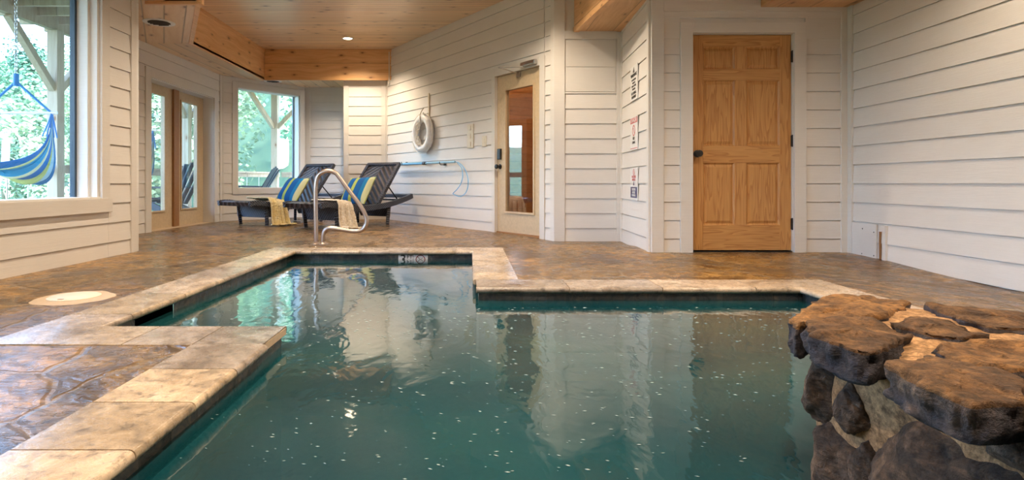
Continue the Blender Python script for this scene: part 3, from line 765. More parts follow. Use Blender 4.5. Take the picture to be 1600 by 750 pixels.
def s1(w,h,patch,tx,ringm,tri):
    tri(0,h*.37,.035,INK); tx('WARNING',0,h*.22,.052,INK); 
    for k,b in enumerate(('NO LIFEGUARD','ON DUTY','SWIM AT YOUR','OWN RISK')): tx(b,0,h*(.09-.09*k),.026,INK)
    tx('NO DIVING',0,-h*.30,.040,INK); tx('ALLOWED',0,-h*.41,.040,INK)
def s2(w,h,patch,tx,ringm,tri):
    patch(-w*.46,w*.46,h*.30,h*.46,REDI); tx('DANGER',0,h*.38,.06,SIGNW,.0076); ringm(0,h*.08,.055,REDI)
    tx('NO',0,-h*.16,.045,INK); tx('DIVING',0,-h*.28,.036,INK); patch(-w*.46,w*.46,-h*.46,-h*.44,REDI)
def s3(w,h,patch,tx,ringm,tri):
    ringm(0,h*.36,.034,REDI); tx('NO GLASS',0,h*.22,.034,REDI); tx('IN POOL',0,h*.13,.034,REDI); tri(0,h*.02,.028,NAVY)
    patch(-w*.44,w*.44,-h*.42,-h*.09,NAVY); tx('SHOWER',0,-h*.17,.036,SIGNW,.0076); tx('BEFORE',0,-h*.26,.034,SIGNW,.0076); tx('SWIMMING',0,-h*.35,.032,SIGNW,.0076)
sign(1.47,1.82,'white sign with small black triangle and black lettering, topmost of three',s1)
sign(.965,1.305,'white sign with red band and red prohibition ring, middle of three',s2)
sign(.455,.785,'white sign with red lettering above a navy panel, lowest of three',s3)

# switch plates
def plate(name,pa,pb,py0,py1,label,nsw):
    u0,u1=WA.u(pa),WA.u(pb); um=(u0+u1)/2; p=WA(um,.018,0); z0=WA.z(pa,py1); z1=WA.z(pa,py0)
    o=empty(name,WA(um,.018,(z0+z1)/2)); tag(o,label,'switch plate')
    L=lambda a,b,c: WA(a,b,c)-Vector(o.location)
    m=MB(); m.fbox(L,u0,u1,.018,.026,z0,z1); m.build('plate',IVORY,o,bevel=.003)
    for k in range(nsw):
        zz=z0+(k+.5)*(z1-z0)/nsw; m=MB(); m.fbox(L,um-.018,um+.018,.026,.032,zz-.03,zz+.03); m.build('rocker',IVORY,o,bevel=.002)
plate('switch_plate',732,742,195,232,'tall ivory plate with three stacked rockers on the angled wall',3)
plate('switch_plate',755.5,762,213,229,'small ivory single switch plate beside the glazed cream door',1)

# life ring
lc=WA(WA.u(667),.075,H+(286-209)/F*8.93)
lr=empty('life_ring',lc); tag(lr,'white life ring with tangled rope hanging on the angled wall','life ring')
nrm=Vector((WA.n.x,WA.n.y,0)); RM=nrm.to_track_quat('Z','Y').to_matrix().to_4x4()
prof=[(.235+.063*math.cos(a),.052*math.sin(a)) for a in [2*PI*k/14 for k in range(14)]]
MB().lathe(prof,M=RM,n=44,closed=True).build('foam_ring',plain('ring_white',(.84,.85,.88,1),.5,nz=.2),lr,smooth='all')
for k in range(4):
    a=PI/4+k*PI/2; c=Vector((.235*math.cos(a),.235*math.sin(a),0)); 
    M2=RM@Matrix.Translation(c)@Matrix.Rotation(a,4,'Z')@Matrix.Rotation(PI/2,4,'X')
    MB().lathe([(.066,-.025),(.0665,.025)],M=M2@Matrix.Diagonal((1,.78,1,1)),n=20).build('band',WHITEP,lr,smooth=True)
rp=[]
rnd=random.Random(4)
for k in range(60):
    a=k/59*2*PI; rr=.305+.02*abs(math.sin(2*a)); rp.append(RM@Vector((rr*math.cos(a),rr*math.sin(a),.01)))
MB().tube(rp,.006,6).build('grab_rope',ROPEW,lr,smooth=True)
rp=[]
for k in range(90):
    s_=k/89; a=s_*2*PI*4.2; rp.append(RM@Vector((-.06+.09*math.cos(a)*(.6+.4*math.sin(7*s_)),.0+.17*math.sin(a*.5+1)-.02*s_,.05+.012*math.sin(9*a))))
MB().tube(rp,.007,6).build('coiled_rope',ROPEW,lr,smooth=True)
MB().tube([RM@Vector((0,.16,.05)),RM@Vector((.02,.28,.06)),RM@Vector((.01,.34,.03)),RM@Vector((.0,.40,-.02))],.008,6).build('hanging_loop',ROPEW,lr,smooth=True)
hb=empty('ring_hanger',WA(WA.u(672),.02,1.9)); tag(hb,'narrow painted hanger strip above the life ring','hanger')
L=lambda a,b,c: WA(a,b,c)-Vector(hb.location); um=WA.u(672)
m=MB(); m.fbox(L,um-.018,um+.018,.012,.03,WA.z(672,182),WA.z(672,146)); m.build('hanger_strip',IVORY,hb,bevel=.002)
m=MB(); zz=WA.z(672,178); m.tube([L(um,.03,zz+.01),L(um,.11,zz-.02),L(um,.125,zz+.015)],.006,8); m.build('hook',CHROME,hb,smooth=True)

# pole on hooks
zp=lambda px,py: WA.z(px,py,.08)
p0=WA(WA.u(622,.08),.08,zp(622,257)); p1=WA(WA.u(711,.08),.08,zp(711,253))
po=empty('rescue_pole',p0); tag(po,'blue telescopic pole with rope lying on wall hooks','pole')
dl=lambda p: Vector(p)-Vector(po.location)
m=MB(); m.tube([dl(p0),dl(p0.lerp(p1,.5))],.020,12); m.build('outer_tube',POLEB,po,smooth=True)
m=MB(); m.tube([dl(p0.lerp(p1,.5)),dl(p1)],.016,12); m.build('inner_tube',plain('pale_blue_tube',(.32,.58,.78,1),.3),po,smooth=True)
m=MB(); m.tube([dl(p0.lerp(p1,.48)),dl(p0.lerp(p1,.53))],.025,12); m.build('clamp',BLACK,po)
m=MB(); m.tube([dl(p0),dl(p0)+(dl(p0)-dl(p1)).normalized()*.05],.018,12); m.build('end_cap',BLACK,po)
pts=[(711,253),(718,255),(726,264),(731,278),(731,292),(727,302),(719,307),(710,304),(708,302),(714,296),(720,287),(723,275),(721,262),(715,255)]
rp=[dl(WA(WA.u(x_,.06),.06,WA.z(x_,y_,.06))) for x_,y_ in pts]
def smoothpath(P,n=6):
    P=[Vector(p) for p in P]; out=[]
    for i in range(len(P)-1):
        a=P[max(i-1,0)];b=P[i];c=P[i+1];d=P[min(i+2,len(P)-1)]
        for k in range(n):
            t=k/n; out.append(.5*((2*b)+(c-a)*t+(2*a-5*b+4*c-d)*t*t+(3*b-a-3*c+d)*t**3))
    out.append(P[-1]); return out
MB().tube(smoothpath(rp),.006,6).build('rope_loop',POLEB,po,smooth=True)
for px in (637,697):
    hk=empty('wall_hook',WA(WA.u(px),.015,zp(px,254.5))); tag(hk,'black hook holding the %s end of the blue pole'%('left' if px<650 else 'right'),'hook','hooks under the blue pole')
    uu=WA.u(px); z_=hk.location.z; L=lambda a,b,c: WA(a,b,c)-Vector(hk.location)
    m=MB(); m.fbox(L,uu-.03,uu+.03,.014,.024,z_-.035,z_+.02); m.build('back_plate',BLACK,hk)
    m=MB(); m.tube(smoothpath([L(uu,.02,z_-.02),L(uu,.06,z_-.024),L(uu,.10,z_-.018),L(uu,.115,z_+.02)],4),.006,8); m.build('prong',BLACK,hk,smooth=True)

# ------------------------------------------------------------------ pine six-panel door
W=WD; dd=-.02
pd=empty('door_4',W((d0+d1)/2,dd,.012)); structure(pd)
L=lambda a,b,c: W(a,b,c)-Vector(pd.location)
x_=lambda px:q(px); zz=lambda py: H-(py-CY)/F*YD
zb_=.012; zt_=1.992
def pbox(a,b,c0,c1,nm,mat):
    m=MB(); m.fbox(L,a,b,dd-.035,dd,c0,c1); m.build(nm,mat,pd,bevel=.002)
D0=d0+.006; D1=d1-.006; s_=x_(1099)-x_(1081); 
rails=[(zb_,zz(352)),(zz(253),zz(228)),(zz(125),zz(109)),(zz(65),zt_)]
rails=[(zb_,zz(352)),(zz(254.5),zz(227.5)),(zz(125),zz(107)),(zz(72),zt_)]
pbox(D0,D0+.105,zb_,zt_,'stile',DG_V); pbox(D1-.105,D1,zb_,zt_,'stile',DG_V)
mid0,mid1=x_(1149.5),x_(1168)
for a,b in rails: pbox(D0+.105,D1-.105,a,b,'rail',DG_H)
pan=[(rails[0][1],rails[1][0]),(rails[1][1],rails[2][0]),(rails[2][1],rails[3][0])]
for a,b in pan:
    pbox(mid0,mid1,a,b,'mullion',DG_V)
    for (u0,u1) in ((D0+.105,mid0),(mid1,D1-.105)):
        m=MB(); e=dd-.016; f=dd-.005; w1=.012; w2=.040
        def rect(i,d): return [L(u0+i,d,a+i),L(u1-i,d,a+i),L(u1-i,d,b-i),L(u0+i,d,b-i)]
        rs=[rect(0,dd-.004),rect(w1,e),rect(w1+.004,e),rect(w2,f)]
        vs=sum(rs,[]); fs=[]
        for k in range(3):
            for j in range(4): fs.append((k*4+j,k*4+(j+1)%4,(k+1)*4+(j+1)%4,(k+1)*4+j))
        fs.append((12,13,14,15)); m.add(vs,fs); m.build('panel',DG_P,pd)
kn=L(x_(1090.5),dd,zz(240)); KM=Matrix.Translation(kn)@Matrix.Rotation(PI/2,4,'X')
MB().lathe([(.034,0),(.034,.008),(.013,.013),(.013,.035),(.025,.045),(.032,.060),(.027,.075),(0,.080)],M=KM,n=24).build('door_knob',BLACK,pd,smooth=True)
for zc_ in (zz(88),zz(220),zz(350)):
    m=MB(); m.fbox(L,D1-.004,D1+.022,dd+.0,dd+.010,zc_-.05,zc_+.05); m.tube([L(D1+.006,dd+.014,zc_-.055),L(D1+.006,dd+.014,zc_+.055)],.009,10); m.build('hinge',BLACK,pd)
m=MB(); m.fbox(WD,d0,d1,-.14,-.1,-.1,2.0); structure(m.build('door_backing',BLACK))
m=MB(); m.fbox(WD,d0,d1,-.12,-.005,-.08,.004); structure(m.build('door_threshold',BLACK))

# ------------------------------------------------------------------ vents, lights
def vent(name,x,y,z,R,label):
    o=empty(name,(x,y,z)); tag(o,label,'air vent','round ceiling vents')
    MB().lathe([(R,0),(R,-.004),(R*.82,-.010),(R*.70,-.004),(R*.70,0)],n=40).build('flange',WHITEP,o,smooth=True)
    MB().lathe([(R*.70,-.001),(0,-.001)],n=32).build('duct_opening',BLACK,o)
    m=MB()
    for k in range(6):
        yy=-R*.6+k*R*.24; hw=math.sqrt(max(0,(R*.69)**2-yy*yy)); m.bar((-hw,yy,-.006),(hw,yy,-.006),R*.05,.006,(0,.7,.7))
    m.build('louver',plain('dark_grey_louver',(.10,.10,.10,1),.4,.3),o)
vent('ceiling_vent',-3.47,6.42,ZS,.165,'round white vent in the soffit above the big window')
vent('ceiling_vent',-3.47,10.12,ZS,.15,'round white vent in the bay soffit behind the beam')
WARM=(1.0,.80,.58)
EM=NT('lamp_lens'); em=EM.n('ShaderNodeEmission'); em.inputs[0].default_value=(1,.80,.55,1); em.inputs[1].default_value=14; EM.l(em.outputs[0],EM.out.inputs[0])
LIGHTS=[(-1.96,9.2,1),(-1.9,6.3,1),(.35,5.6,1),(-1.9,3.6,1),(.35,3.0,1),(-1.9,.9,1),(.35,.4,1),(2.5,3.0,.8),(2.5,.6,.8)]
desc=['glowing recessed ceiling light near the far pine header','recessed light over the left deck','recessed light over the far pool end','recessed light over the pool step','recessed light over the pool middle','recessed light over the near left deck','recessed light over the near pool','recessed light over the right deck','recessed light above the rock ledge']
LP=[]
for (x,y,p),ds in zip(LIGHTS,desc):
    o=empty('ceiling_light',(x,y,ZC)); tag(o,ds,'ceiling light','recessed ceiling lights')
    MB().lathe([(.095,0),(.095,-.004),(.078,-.008),(.068,-.003),(.068,0)],n=32).build('trim_ring',WHITEP,o,smooth=True)
    MB().lathe([(.068,-.002),(0,-.002)],n=24).build('lens',EM.m,o)
    l=bpy.data.lights.new('downlight','SPOT'); l.energy=185*p; l.color=WARM; l.spot_size=math.radians(135); l.spot_blend=.7; l.shadow_soft_size=.05
    lo=bpy.data.objects.new('downlight',l); col.objects.link(lo); lo.location=(0,0,-.03); lo.parent=o

o=empty('ceiling_light',WA((a0+a1)/2-.2,-.9,2.5)); tag(o,'ceiling light in the wood-lined room behind the glazed door','ceiling light')
MB().lathe([(.095,0),(.095,-.03),(.078,-.05),(0,-.055)],n=28).build('lens',EM.m,o,smooth=True)
l=bpy.data.lights.new('lamp','POINT'); l.energy=24; l.color=WARM; l.shadow_soft_size=.08; lo=bpy.data.objects.new('lamp',l); col.objects.link(lo); lo.parent=o; lo.location=(0,0,-.12)
# skimmer lid
o=empty('skimmer_lid',(-2.19,3.185,0.0)); tag(o,'round cream plastic lid set in the stone deck','lid')
MB().lathe([(.128,-.01),(.128,.004),(.120,.008),(0,.008)],n=48).build('cover',CREAMLID,o,smooth=True)
m=MB(); m.box(-.014,.014,-.115,-.100,.0075,.0095); m.build('finger_slot',BROWNW,o)
pts=[]; m=MB(); N=48
vs=[]
for r0,z in ((.128,.001),(.17,.002),(.20,-.006)):
    for k in range(N):
        a=2*PI*k/N; rr=r0*(1+(0.12*noise.noise(Vector((math.cos(a)*2,math.sin(a)*2,3))) if r0>.15 else 0)); vs.append((rr*math.cos(a),rr*math.sin(a),z))
m.add(vs,[(i*N+k,i*N+(k+1)%N,(i+1)*N+(k+1)%N,(i+1)*N+k) for i in range(2) for k in range(N)]); m.build('mortar_ring',CONC,o,smooth='all')

# ------------------------------------------------------------------ grab rail
YR=5.95
hr=empty('pool_grab_rail',((493-CX)/F*YR,YR,0)); tag(hr,'bent tubular steel pool grab rail rising from the deck behind the far coping','handrail')
pp=[(494,381,0),(493.5,350,0),(493,310,0),(493.5,288,0),(497,275,0),(505,268.5,0),(515,267,0),(524,270,0),(531,278,0),(545,297,0),(560,317,0),(568,330,0),(572.5,342,0),(571.5,352,0),(565,359.5,0),(553,361.5,0),(535,359,0),(518,356.5,0),(510,358,0),(505.5,365,0),(504.5,374,0),(504.5,382.5,0)]
path=[at(x,y,YR)-Vector(hr.location) for x,y,_ in pp]; path[0].z=-.01; path[-1].z=-.01
MB().tube(smoothpath(path,5),.0225,16).build('rail_tube',STEEL,hr,smooth='all')
for p in (path[0],path[-1]): MB().lathe([(.055,0),(.055,.006),(.03,.02),(.024,.024)],c=(p.x,p.y,-.003),n=28).build('escutcheon',STEEL,hr,smooth=True)

# ------------------------------------------------------------------ loungers
LA=math.atan2(.855,.52)
def make_lounger():
    o=empty('chaise_lounge')
    hw=.33
    # seat profile (x along, z)
    prof=[(0,.355),(.06,.372),(.18,.375),(.35,.345),(.55,.310),(.75,.295),(.95,.300),(1.15,.312),(1.22,.318)]
    prof=smoothpath([Vector((x,0,z)) for x,z in prof],4); m=MB(); n=len(prof)
    T=.05; vs=[]; ny=10
    for p in prof:
        for k in range(ny+1): vs.append((p.x,-hw+2*hw*k/ny,p.z))
    fs=[(i*(ny+1)+k,i*(ny+1)+k+1,(i+1)*(ny+1)+k+1,(i+1)*(ny+1)+k) for i in range(n-1) for k in range(ny)]
    m.add(vs,fs)
    m.build('seat',WICK,o,solid=.06,bevel=0)
    # foot end roll
    # side rails: follow seat then curve up to tail
    for s in (-1,1):
        y=s*(hw+.018); rp=smoothpath([Vector((x,y,z)) for x,z in ((0,.335),(.06,.345),(.18,.348),(.35,.318),(.55,.283),(.8,.27),(1.15,.285),(1.5,.325),(1.8,.385),(1.97,.43))],4)
        m=MB()
        for a,b in zip(rp,rp[1:]): m.bar(a,b+(b-a)*.02,.045,.075)
        m.build('side_rail',WICK2,o)
    m=MB(); m.bar((1.955,-hw,.425),(1.955,hw,.425),.04,.055); m.build('tail_bar',WICK2,o,bevel=.006)
    # skirts and legs
    for x0,x1,zt in ((.32,.86,.29),):
        pass
    for (xc,zt) in ((.30,.335),(1.42,.30)):
        m=MB(); m.hexa([(xc+.05,-hw+.05,.12),(xc+.09,-hw+.05,.12),(xc+.09,hw-.05,.12),(xc+.05,hw-.05,.12),(xc-.0,-hw,zt),(xc+.04,-hw,zt),(xc+.04,hw,zt),(xc-.0,hw,zt)]); m.build('apron',WICK2,o)
        for s in (-1,1):
            dx=.05 if xc<1 else .0
            m=MB(); m.bar((xc+.02,s*(hw-.01),zt),(xc+dx,s*(hw-.03),.004),.045,.05); m.build('leg',WICK2,o,bevel=.005)
    for s in (-1,1):   # woven side skirts under the seat
        m=MB(); y=s*(hw-.005)
        m.hexa([(.32,y-.012,.13),(.66,y-.012,.13),(.66,y+.012,.13),(.32,y+.012,.13),(.30,y-.012,.33),(.78,y-.012,.285),(.78,y+.012,.285),(.30,y+.012,.33)]); m.build('side_skirt',WICK2,o)
    # backrest
    bx,bz=1.18,.315; ang=math.radians(50); Lb=.80
    be=bpy.data.objects.new('backrest',None)
    m=MB(); R=Matrix.Translation((bx,0,bz))@Matrix.Rotation(-ang,4,'Y')
    N=12
    def bp(u_,v_): 
        xx=u_*Lb; return Vector((xx,-hw+.02+(2*hw-.04)*v_,.02*math.sin(PI*u_)))
    m=MB(); vs=[bp(i/N,j/8) for j in range(9) for i in range(N+1)]; m.add(vs,[(j*(N+1)+i,j*(N+1)+i+1,(j+1)*(N+1)+i+1,(j+1)*(N+1)+i) for j in range(8) for i in range(N)])
    b=m.build('backrest',WICK,o,solid=.045); b.matrix_local=R
    m=MB()
    for s in (-1,1): m.bar((0,s*(hw-.02),-.0),(Lb,s*(hw-.02),-.0),.05,.055)
    m.bar((Lb,-hw,0),(Lb,hw,0),.05,.055); f=m.build('backrest_frame',WICK2,b,bevel=.006)
    # prop struts
    for s in (-1,1):
        top=R@Vector((.42,s*.24,-.03)); m=MB(); m.tube([top,(1.74,s*.24,.375)],.010,8); m.build('prop_strut',BLACK,o)
    m=MB(); m.bar((1.74,-hw,.37),(1.74,hw,.37),.025,.025); m.build('prop_bar',BLACK,o)
    return o
lg=make_lounger()
axis=Vector((.52,.855))
def place(o,cx,cy,label):
    o.location=(cx,cy,-.004); o.rotation_euler=(0,0,LA); tag(o,label,'lounge chair','wicker chaise lounges by the bay')
place(lg,-2.26,7.72,'dark wicker chaise lounge nearer the grab rail, cream throw across it')
lg2=copy_tree(lg); place(lg2,-3.44,8.36,'dark wicker chaise lounge under the bay window, yellow throw across it')
# pillows
def pillow():
    m=MB(); N=16; S=.235
    def fn(sg):
        def g(u_,v_):
            a=(u_*2-1); b=(v_*2-1); e=(1-abs(a)**3.2)*(1-abs(b)**3.2); k=1-.07*(1-abs(a))*abs(b)**2-.07*(1-abs(b))*abs(a)**2
            pin=1+.06*(abs(a*b))**2
            return Vector((a*S*(1-.06*(1-a*a)*b*b)*pin, b*S*(1-.06*(1-b*b)*a*a)*pin, sg*.085*max(e,0)**.55))
        return g
    m.grid(fn(1),N,N); m.grid(fn(-1),N,N)
    o=m.build('throw_pillow',PILL,smooth='all'); return o
pw=pillow()
def putpillow(p,l,label,tw):
    base=Matrix.Translation(l.location)@Matrix.Rotation(LA,4,'Z')
    p.matrix_world=base@Matrix.Translation((1.09,.0,.52))@Matrix.Rotation(-math.radians(54),4,'Y')@Matrix.Translation((.0,0,.0))@Matrix.Rotation(tw,4,'Z')
    tag(p,label,'pillow','striped pillows on the loungers')
pw2=pw.copy(); col.objects.link(pw2)
putpillow(pw,lg,'blue and lime striped pillow on the lounger nearer the grab rail',.05); putpillow(pw2,lg2,'blue and lime striped pillow on the lounger under the bay window',-.04)
# throws: drape across the lounger and hang down the near (right) side
def throw(l,x0,x1,mat,label,seed,drop,name='throw_blanket'):
    m=MB(); NU,NV=46,60; rnd=random.Random(seed)
    base=Matrix.Translation(l.location)@Matrix.Rotation(LA,4,'Z')
    hw=.36
    def f(u_,v_):
        # v: across from left (y=+.2) to right edge (-hw) then down
        x=x0+(x1-x0)*u_; tot=.50+drop+.10; s=v_*tot
        pleat=.016*math.sin(u_*21+seed)+.010*math.sin(u_*47+2*seed)
        zt=.39-.05*smooth((x-.3)/.4)
        if s<.5: y=.14-s; z=zt+.012+abs(pleat)*.6; 
        elif s<.5+drop:
            d=s-.5; k=min(1,d/.06); y=-hw-.03*math.sin(k*PI/2)-pleat*1.6*min(1,d/.15)-.06*(d/drop)**2; z=zt-.006-d
            x=x0+(x1-x0)*(.5+(u_-.5)*(1.0+.28*(d/drop)))
        else:
            d=s-.5-drop; y=-hw-.09-pleat*1.8-d; z=max(.012,zt-.006-drop)+.012*abs(math.sin(u_*17+seed)); x=x0+(x1-x0)*(.5+(u_-.5)*1.28)+.03*math.sin(v_*40)
        z+=.006*noise.noise(Vector((x*14,s*14,seed)))
        return base@Vector((x,y,max(z,.010)))
    m.grid(f,NU,NV); o=m.build(name,mat,smooth='all',solid=.012); 
    return tag(o,label,'throw','knitted throws on the loungers')
throw(lg2,.33,.62,KNITY,'pale yellow knitted throw spilling off the lounger onto the deck',1,.37)
throw(lg,.30,.58,KNITW,'cream lacy throw hanging off the lounger behind the grab rail',2,.35)

# ------------------------------------------------------------------ rock ledge
ZT=.30
def cpt(cx,cy,z=ZT):
    return atz(1180+cx/2.274,420+cy/2.274,z)
re_=empty('rock_ledge',(1.3,1.1,0)); tag(re_,'rugged boulder ledge of brown flat rocks in sandy mortar over the pool','rock ledge')
RO=Vector(re_.location)
def resample(poly,N):
    P=[Vector((p[0],p[1])) for p in poly]; L=[0]
    for i in range(len(P)): L.append(L[-1]+(P[(i+1)%len(P)]-P[i]).length)
    out=[]
    for k in range(N):
        s=L[-1]*k/N; i=bisect_right(L,s)-1; i=min(i,len(P)-1); t=(s-L[i])/max(1e-9,L[i+1]-L[i]); out.append(P[i].lerp(P[(i+1)%len(P)],t))
    for _ in range(2): out=[(out[k-1]+out[k]*2+out[(k+1)%N])/4 for k in range(N)]
    return out
def slab(name,poly,zt,th,mat,seed,tilt=(0,0),under=.9,amp=.007,side=None):
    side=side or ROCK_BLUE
    N=84; P=resample(poly,N); c=sum(P,Vector((0,0)))/N; m=MB(); rows=[]
    rings=[(.12,zt),(.3,zt),(.5,zt),(.68,zt),(.82,zt),(.92,zt),(.975,zt-.002),(.995,zt-.008),(1.0,zt-.018),(1.005,zt-th*.35),(.995,zt-th*.5),(1.0,zt-th*.65),(.985,zt-th*.8),(.97,zt-th*.93),(under,zt-th)]
    vs=[]
    for r_,z in rings:
        for p in P:
            q_=c+(p-c)*r_; v=Vector((q_.x,q_.y,z+tilt[0]*(q_.x-c.x)+tilt[1]*(q_.y-c.y)))
            n1=noise.noise(Vector((v.x*9,v.y*9,v.z*9+seed*7))); n2=noise.noise(Vector((v.x*28,v.y*28,v.z*28+seed*3)))
            n3=noise.noise(Vector((v.x*70,v.y*70,v.z*70+seed)))
            led=.010*(1 if n1>.08 else (-.4 if n1<-.2 else 0))
            if r_<.95: v.z+=amp*1.1*n1+amp*.5*n2+amp*.22*n3+led*.5
            else:
                dr_=(p-c).normalized(); k=.012*n1+.012*n2+.007*n3+(.006 if n2>.1 else 0); v.x+=dr_.x*k; v.y+=dr_.y*k; v.z+=.006*n2
            vs.append(v-RO)
    vs.append(Vector((c.x,c.y,zt))-RO)
    fs=[(i*N+k,i*N+(k+1)%N,(i+1)*N+(k+1)%N,(i+1)*N+k) for i in range(len(rings)-1) for k in range(N)]
    fs+=[(len(vs)-1,(k+1)%N,k) for k in range(N)]
    fs.append(tuple((len(rings)-1)*N+k for k in range(N)))
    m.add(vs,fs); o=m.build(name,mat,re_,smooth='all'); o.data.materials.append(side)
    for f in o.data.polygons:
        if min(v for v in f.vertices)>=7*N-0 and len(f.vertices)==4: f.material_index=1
    return o
px_poly=lambda L,z=ZT:[tuple(cpt(a,b,z))[:2] for a,b in L]
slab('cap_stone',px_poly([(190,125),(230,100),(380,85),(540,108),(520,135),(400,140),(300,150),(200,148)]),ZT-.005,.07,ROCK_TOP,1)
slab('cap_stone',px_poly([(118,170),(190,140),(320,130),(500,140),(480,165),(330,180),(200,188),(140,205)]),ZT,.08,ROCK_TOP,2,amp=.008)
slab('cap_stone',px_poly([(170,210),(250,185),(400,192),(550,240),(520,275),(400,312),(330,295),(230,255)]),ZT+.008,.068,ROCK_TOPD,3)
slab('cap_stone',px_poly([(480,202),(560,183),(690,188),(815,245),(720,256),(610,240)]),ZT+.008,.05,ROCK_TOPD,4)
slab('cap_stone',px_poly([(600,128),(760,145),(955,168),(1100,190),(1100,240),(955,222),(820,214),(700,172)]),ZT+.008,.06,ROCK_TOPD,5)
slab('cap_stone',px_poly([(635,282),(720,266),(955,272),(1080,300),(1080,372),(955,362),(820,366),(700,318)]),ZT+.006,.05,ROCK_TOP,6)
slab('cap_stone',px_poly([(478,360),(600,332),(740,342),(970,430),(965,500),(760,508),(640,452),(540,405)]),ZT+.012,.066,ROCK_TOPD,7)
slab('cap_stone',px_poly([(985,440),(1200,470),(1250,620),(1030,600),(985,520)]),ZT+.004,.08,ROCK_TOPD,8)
# mortar body
def body():
    out=[(.86,.35),(.86,1.0),(.85,1.30),(.85,1.43),(.92,1.54),(1.12,1.68),(1.35,1.58),(1.6,1.45),(2.3,1.32),(2.3,.35)]
    N=150; P=resample(out,N); c=Vector((1.5,.95)); m=MB(); vs=[]
    rings=[(.15,.292),(.35,.292),(.55,.292),(.7,.292),(.82,.290),(.9,.286),(.96,.276),(.99,.258),(.995,.235),(.985,.20)]+[(.985+.01*math.sin(k),.20-.05*k) for k in range(1,28)]
    for r_,z in rings:
        for p in P:
            q_=c+(p-c)*r_; v=Vector((q_.x,q_.y,z)); n1=noise.noise(Vector((v.x*6,v.y*6,v.z*6))); n2=noise.noise(v*21); n3=noise.noise(v*60)
            if r_<.9: v.z+=.010*n1+.004*n2+.0015*n3
            else:
                d=(p-c).normalized(); k=.028*n1+.010*n2+.004*n3; v.x+=d.x*k; v.y+=d.y*k
            vs.append(v-RO)
    vs.append(Vector((c.x,c.y,.292))-RO)
    fs=[(i*N+k,i*N+(k+1)%N,(i+1)*N+(k+1)%N,(i+1)*N+k) for i in range(len(rings)-1) for k in range(N)]+[(len(vs)-1,(k+1)%N,k) for k in range(N)]
    m.add(vs,fs); m.build('mortar_body',MORTAR,re_,smooth='all')
body()
def boulder(c,r,mat,seed,name='face_rock',rot=0):
    bm=bmesh.new(); bmesh.ops.create_icosphere(bm,subdivisions=5,radius=1)
    R=Matrix.Rotation(rot,3,'X')
    for v in bm.verts:
        d=v.co.copy(); 
        # chiselled: clamp against random planes
        k=1.0; rr=random.Random(seed)
        for _ in range(9):
            n=Vector((rr.uniform(-1,1),rr.uniform(-1,1),rr.uniform(-1,1))).normalized(); h=rr.uniform(.68,.9); dp=d.dot(n)
            if dp>h: d-= n*(dp-h)*.85
        n1=noise.noise(v.co*2.1+Vector((seed,0,0))); n2=noise.noise(v.co*6+Vector((0,seed,0))); n3=noise.noise(v.co*16+Vector((0,0,seed)))
        d*=1+.12*n1+.055*n2+.022*n3
        d=R@Vector((d.x*r[0],d.y*r[1],d.z*r[2])); v.co=d
    me=bpy.data.meshes.new(name); bm.to_mesh(me); bm.free(); me.shade_smooth(); me.materials.append(mat)
    o=bpy.data.objects.new(name,me); col.objects.link(o); o.parent=re_; o.location=Vector(c)-RO; return o
boulder((.875,1.40,.13),(.065,.080,.10),ROCK_DARK,11)
boulder((.885,1.35,-.03),(.085,.11,.13),ROCK_DARK,12)
boulder((.955,1.07,.035),(.15,.255,.205),ROCK_DARK,13,rot=-.22)
boulder((.865,1.285,.125),(.05,.055,.065),ROCK_DARK,21)
boulder((.89,1.245,-.01),(.06,.06,.10),ROCK_DARK,22)
boulder((.885,.90,.205),(.05,.075,.035),ROCK_DARK,23)
boulder((.90,1.36,-.30),(.08,.13,.16),ROCK_DARK,14)
boulder((.89,1.04,-.30),(.08,.18,.14),ROCK_DARK,15)
boulder((.90,.70,.02),(.08,.12,.14),ROCK_DARK,16)
boulder((.885,.79,.25),(.05,.045,.03),ROCK_BLUE,17)
# ------------------------------------------------------------------ outside: porch, hammocks, chairs, trees
m=MB()
m.prism([(-6.0,-2),(-3.33,-2),(-3.33,5.2),(-4.33,7.2),(-4.33,9.7),(-3.2,10.98),(-3.2,10.95),(2,10.95),(2,13.6),(-4.7,13.6),(-5.9,8)],-.12,-.03)
structure(m.build('porch_floor',OUTWOOD))
posts=[(-5.6,1.8),(-5.6,4.8),(-5.6,7.78),(-5.45,11.05),(-4.46,13.15),(-1.2,13.3)]
def post(x,y,label,braces):
    o=empty('porch_post',(x,y,-.03)); tag(o,label,'post','timber posts of the outdoor porch')
    m=MB(); m.box(-.07,.07,-.07,.07,0,2.72); m.build('post',OUTWOOD,o,bevel=.004)
    for (dx,dy) in braces:
        m=MB(); L_=.80; m.bar((dx*.05,dy*.05,1.92),(dx*L_,dy*L_,2.70),.085,.085); m.build('knee_brace',OUTWOOD,o,bevel=.003)
    m=MB(); m.box(-.085,.085,-.085,.085,.80,.90); m.build('rail_block',OUTWOOD,o)
dirs=lambda i:(Vector(posts[i+1])-Vector(posts[i])).normalized()
labs=['porch post behind the near left wall, far along the rail','porch post beside the hammock chair, out of the frame','porch post with knee braces behind the striped hammock chair','porch post between the two glazed french doors','porch post with two knee braces seen through the bay window','porch post beyond the bay back wall']
for i,(x,y) in enumerate(posts):
    br=[]
    if i>0: d=-dirs(i-1); br.append((d.x,d.y))
    if i<len(posts)-1: d=dirs(i); br.append((d.x,d.y))
    post(x,y,labs[i],br)
rl=empty('porch_railing'); tag(rl,'weathered timber porch railing with thin balusters beyond the windows','railing')
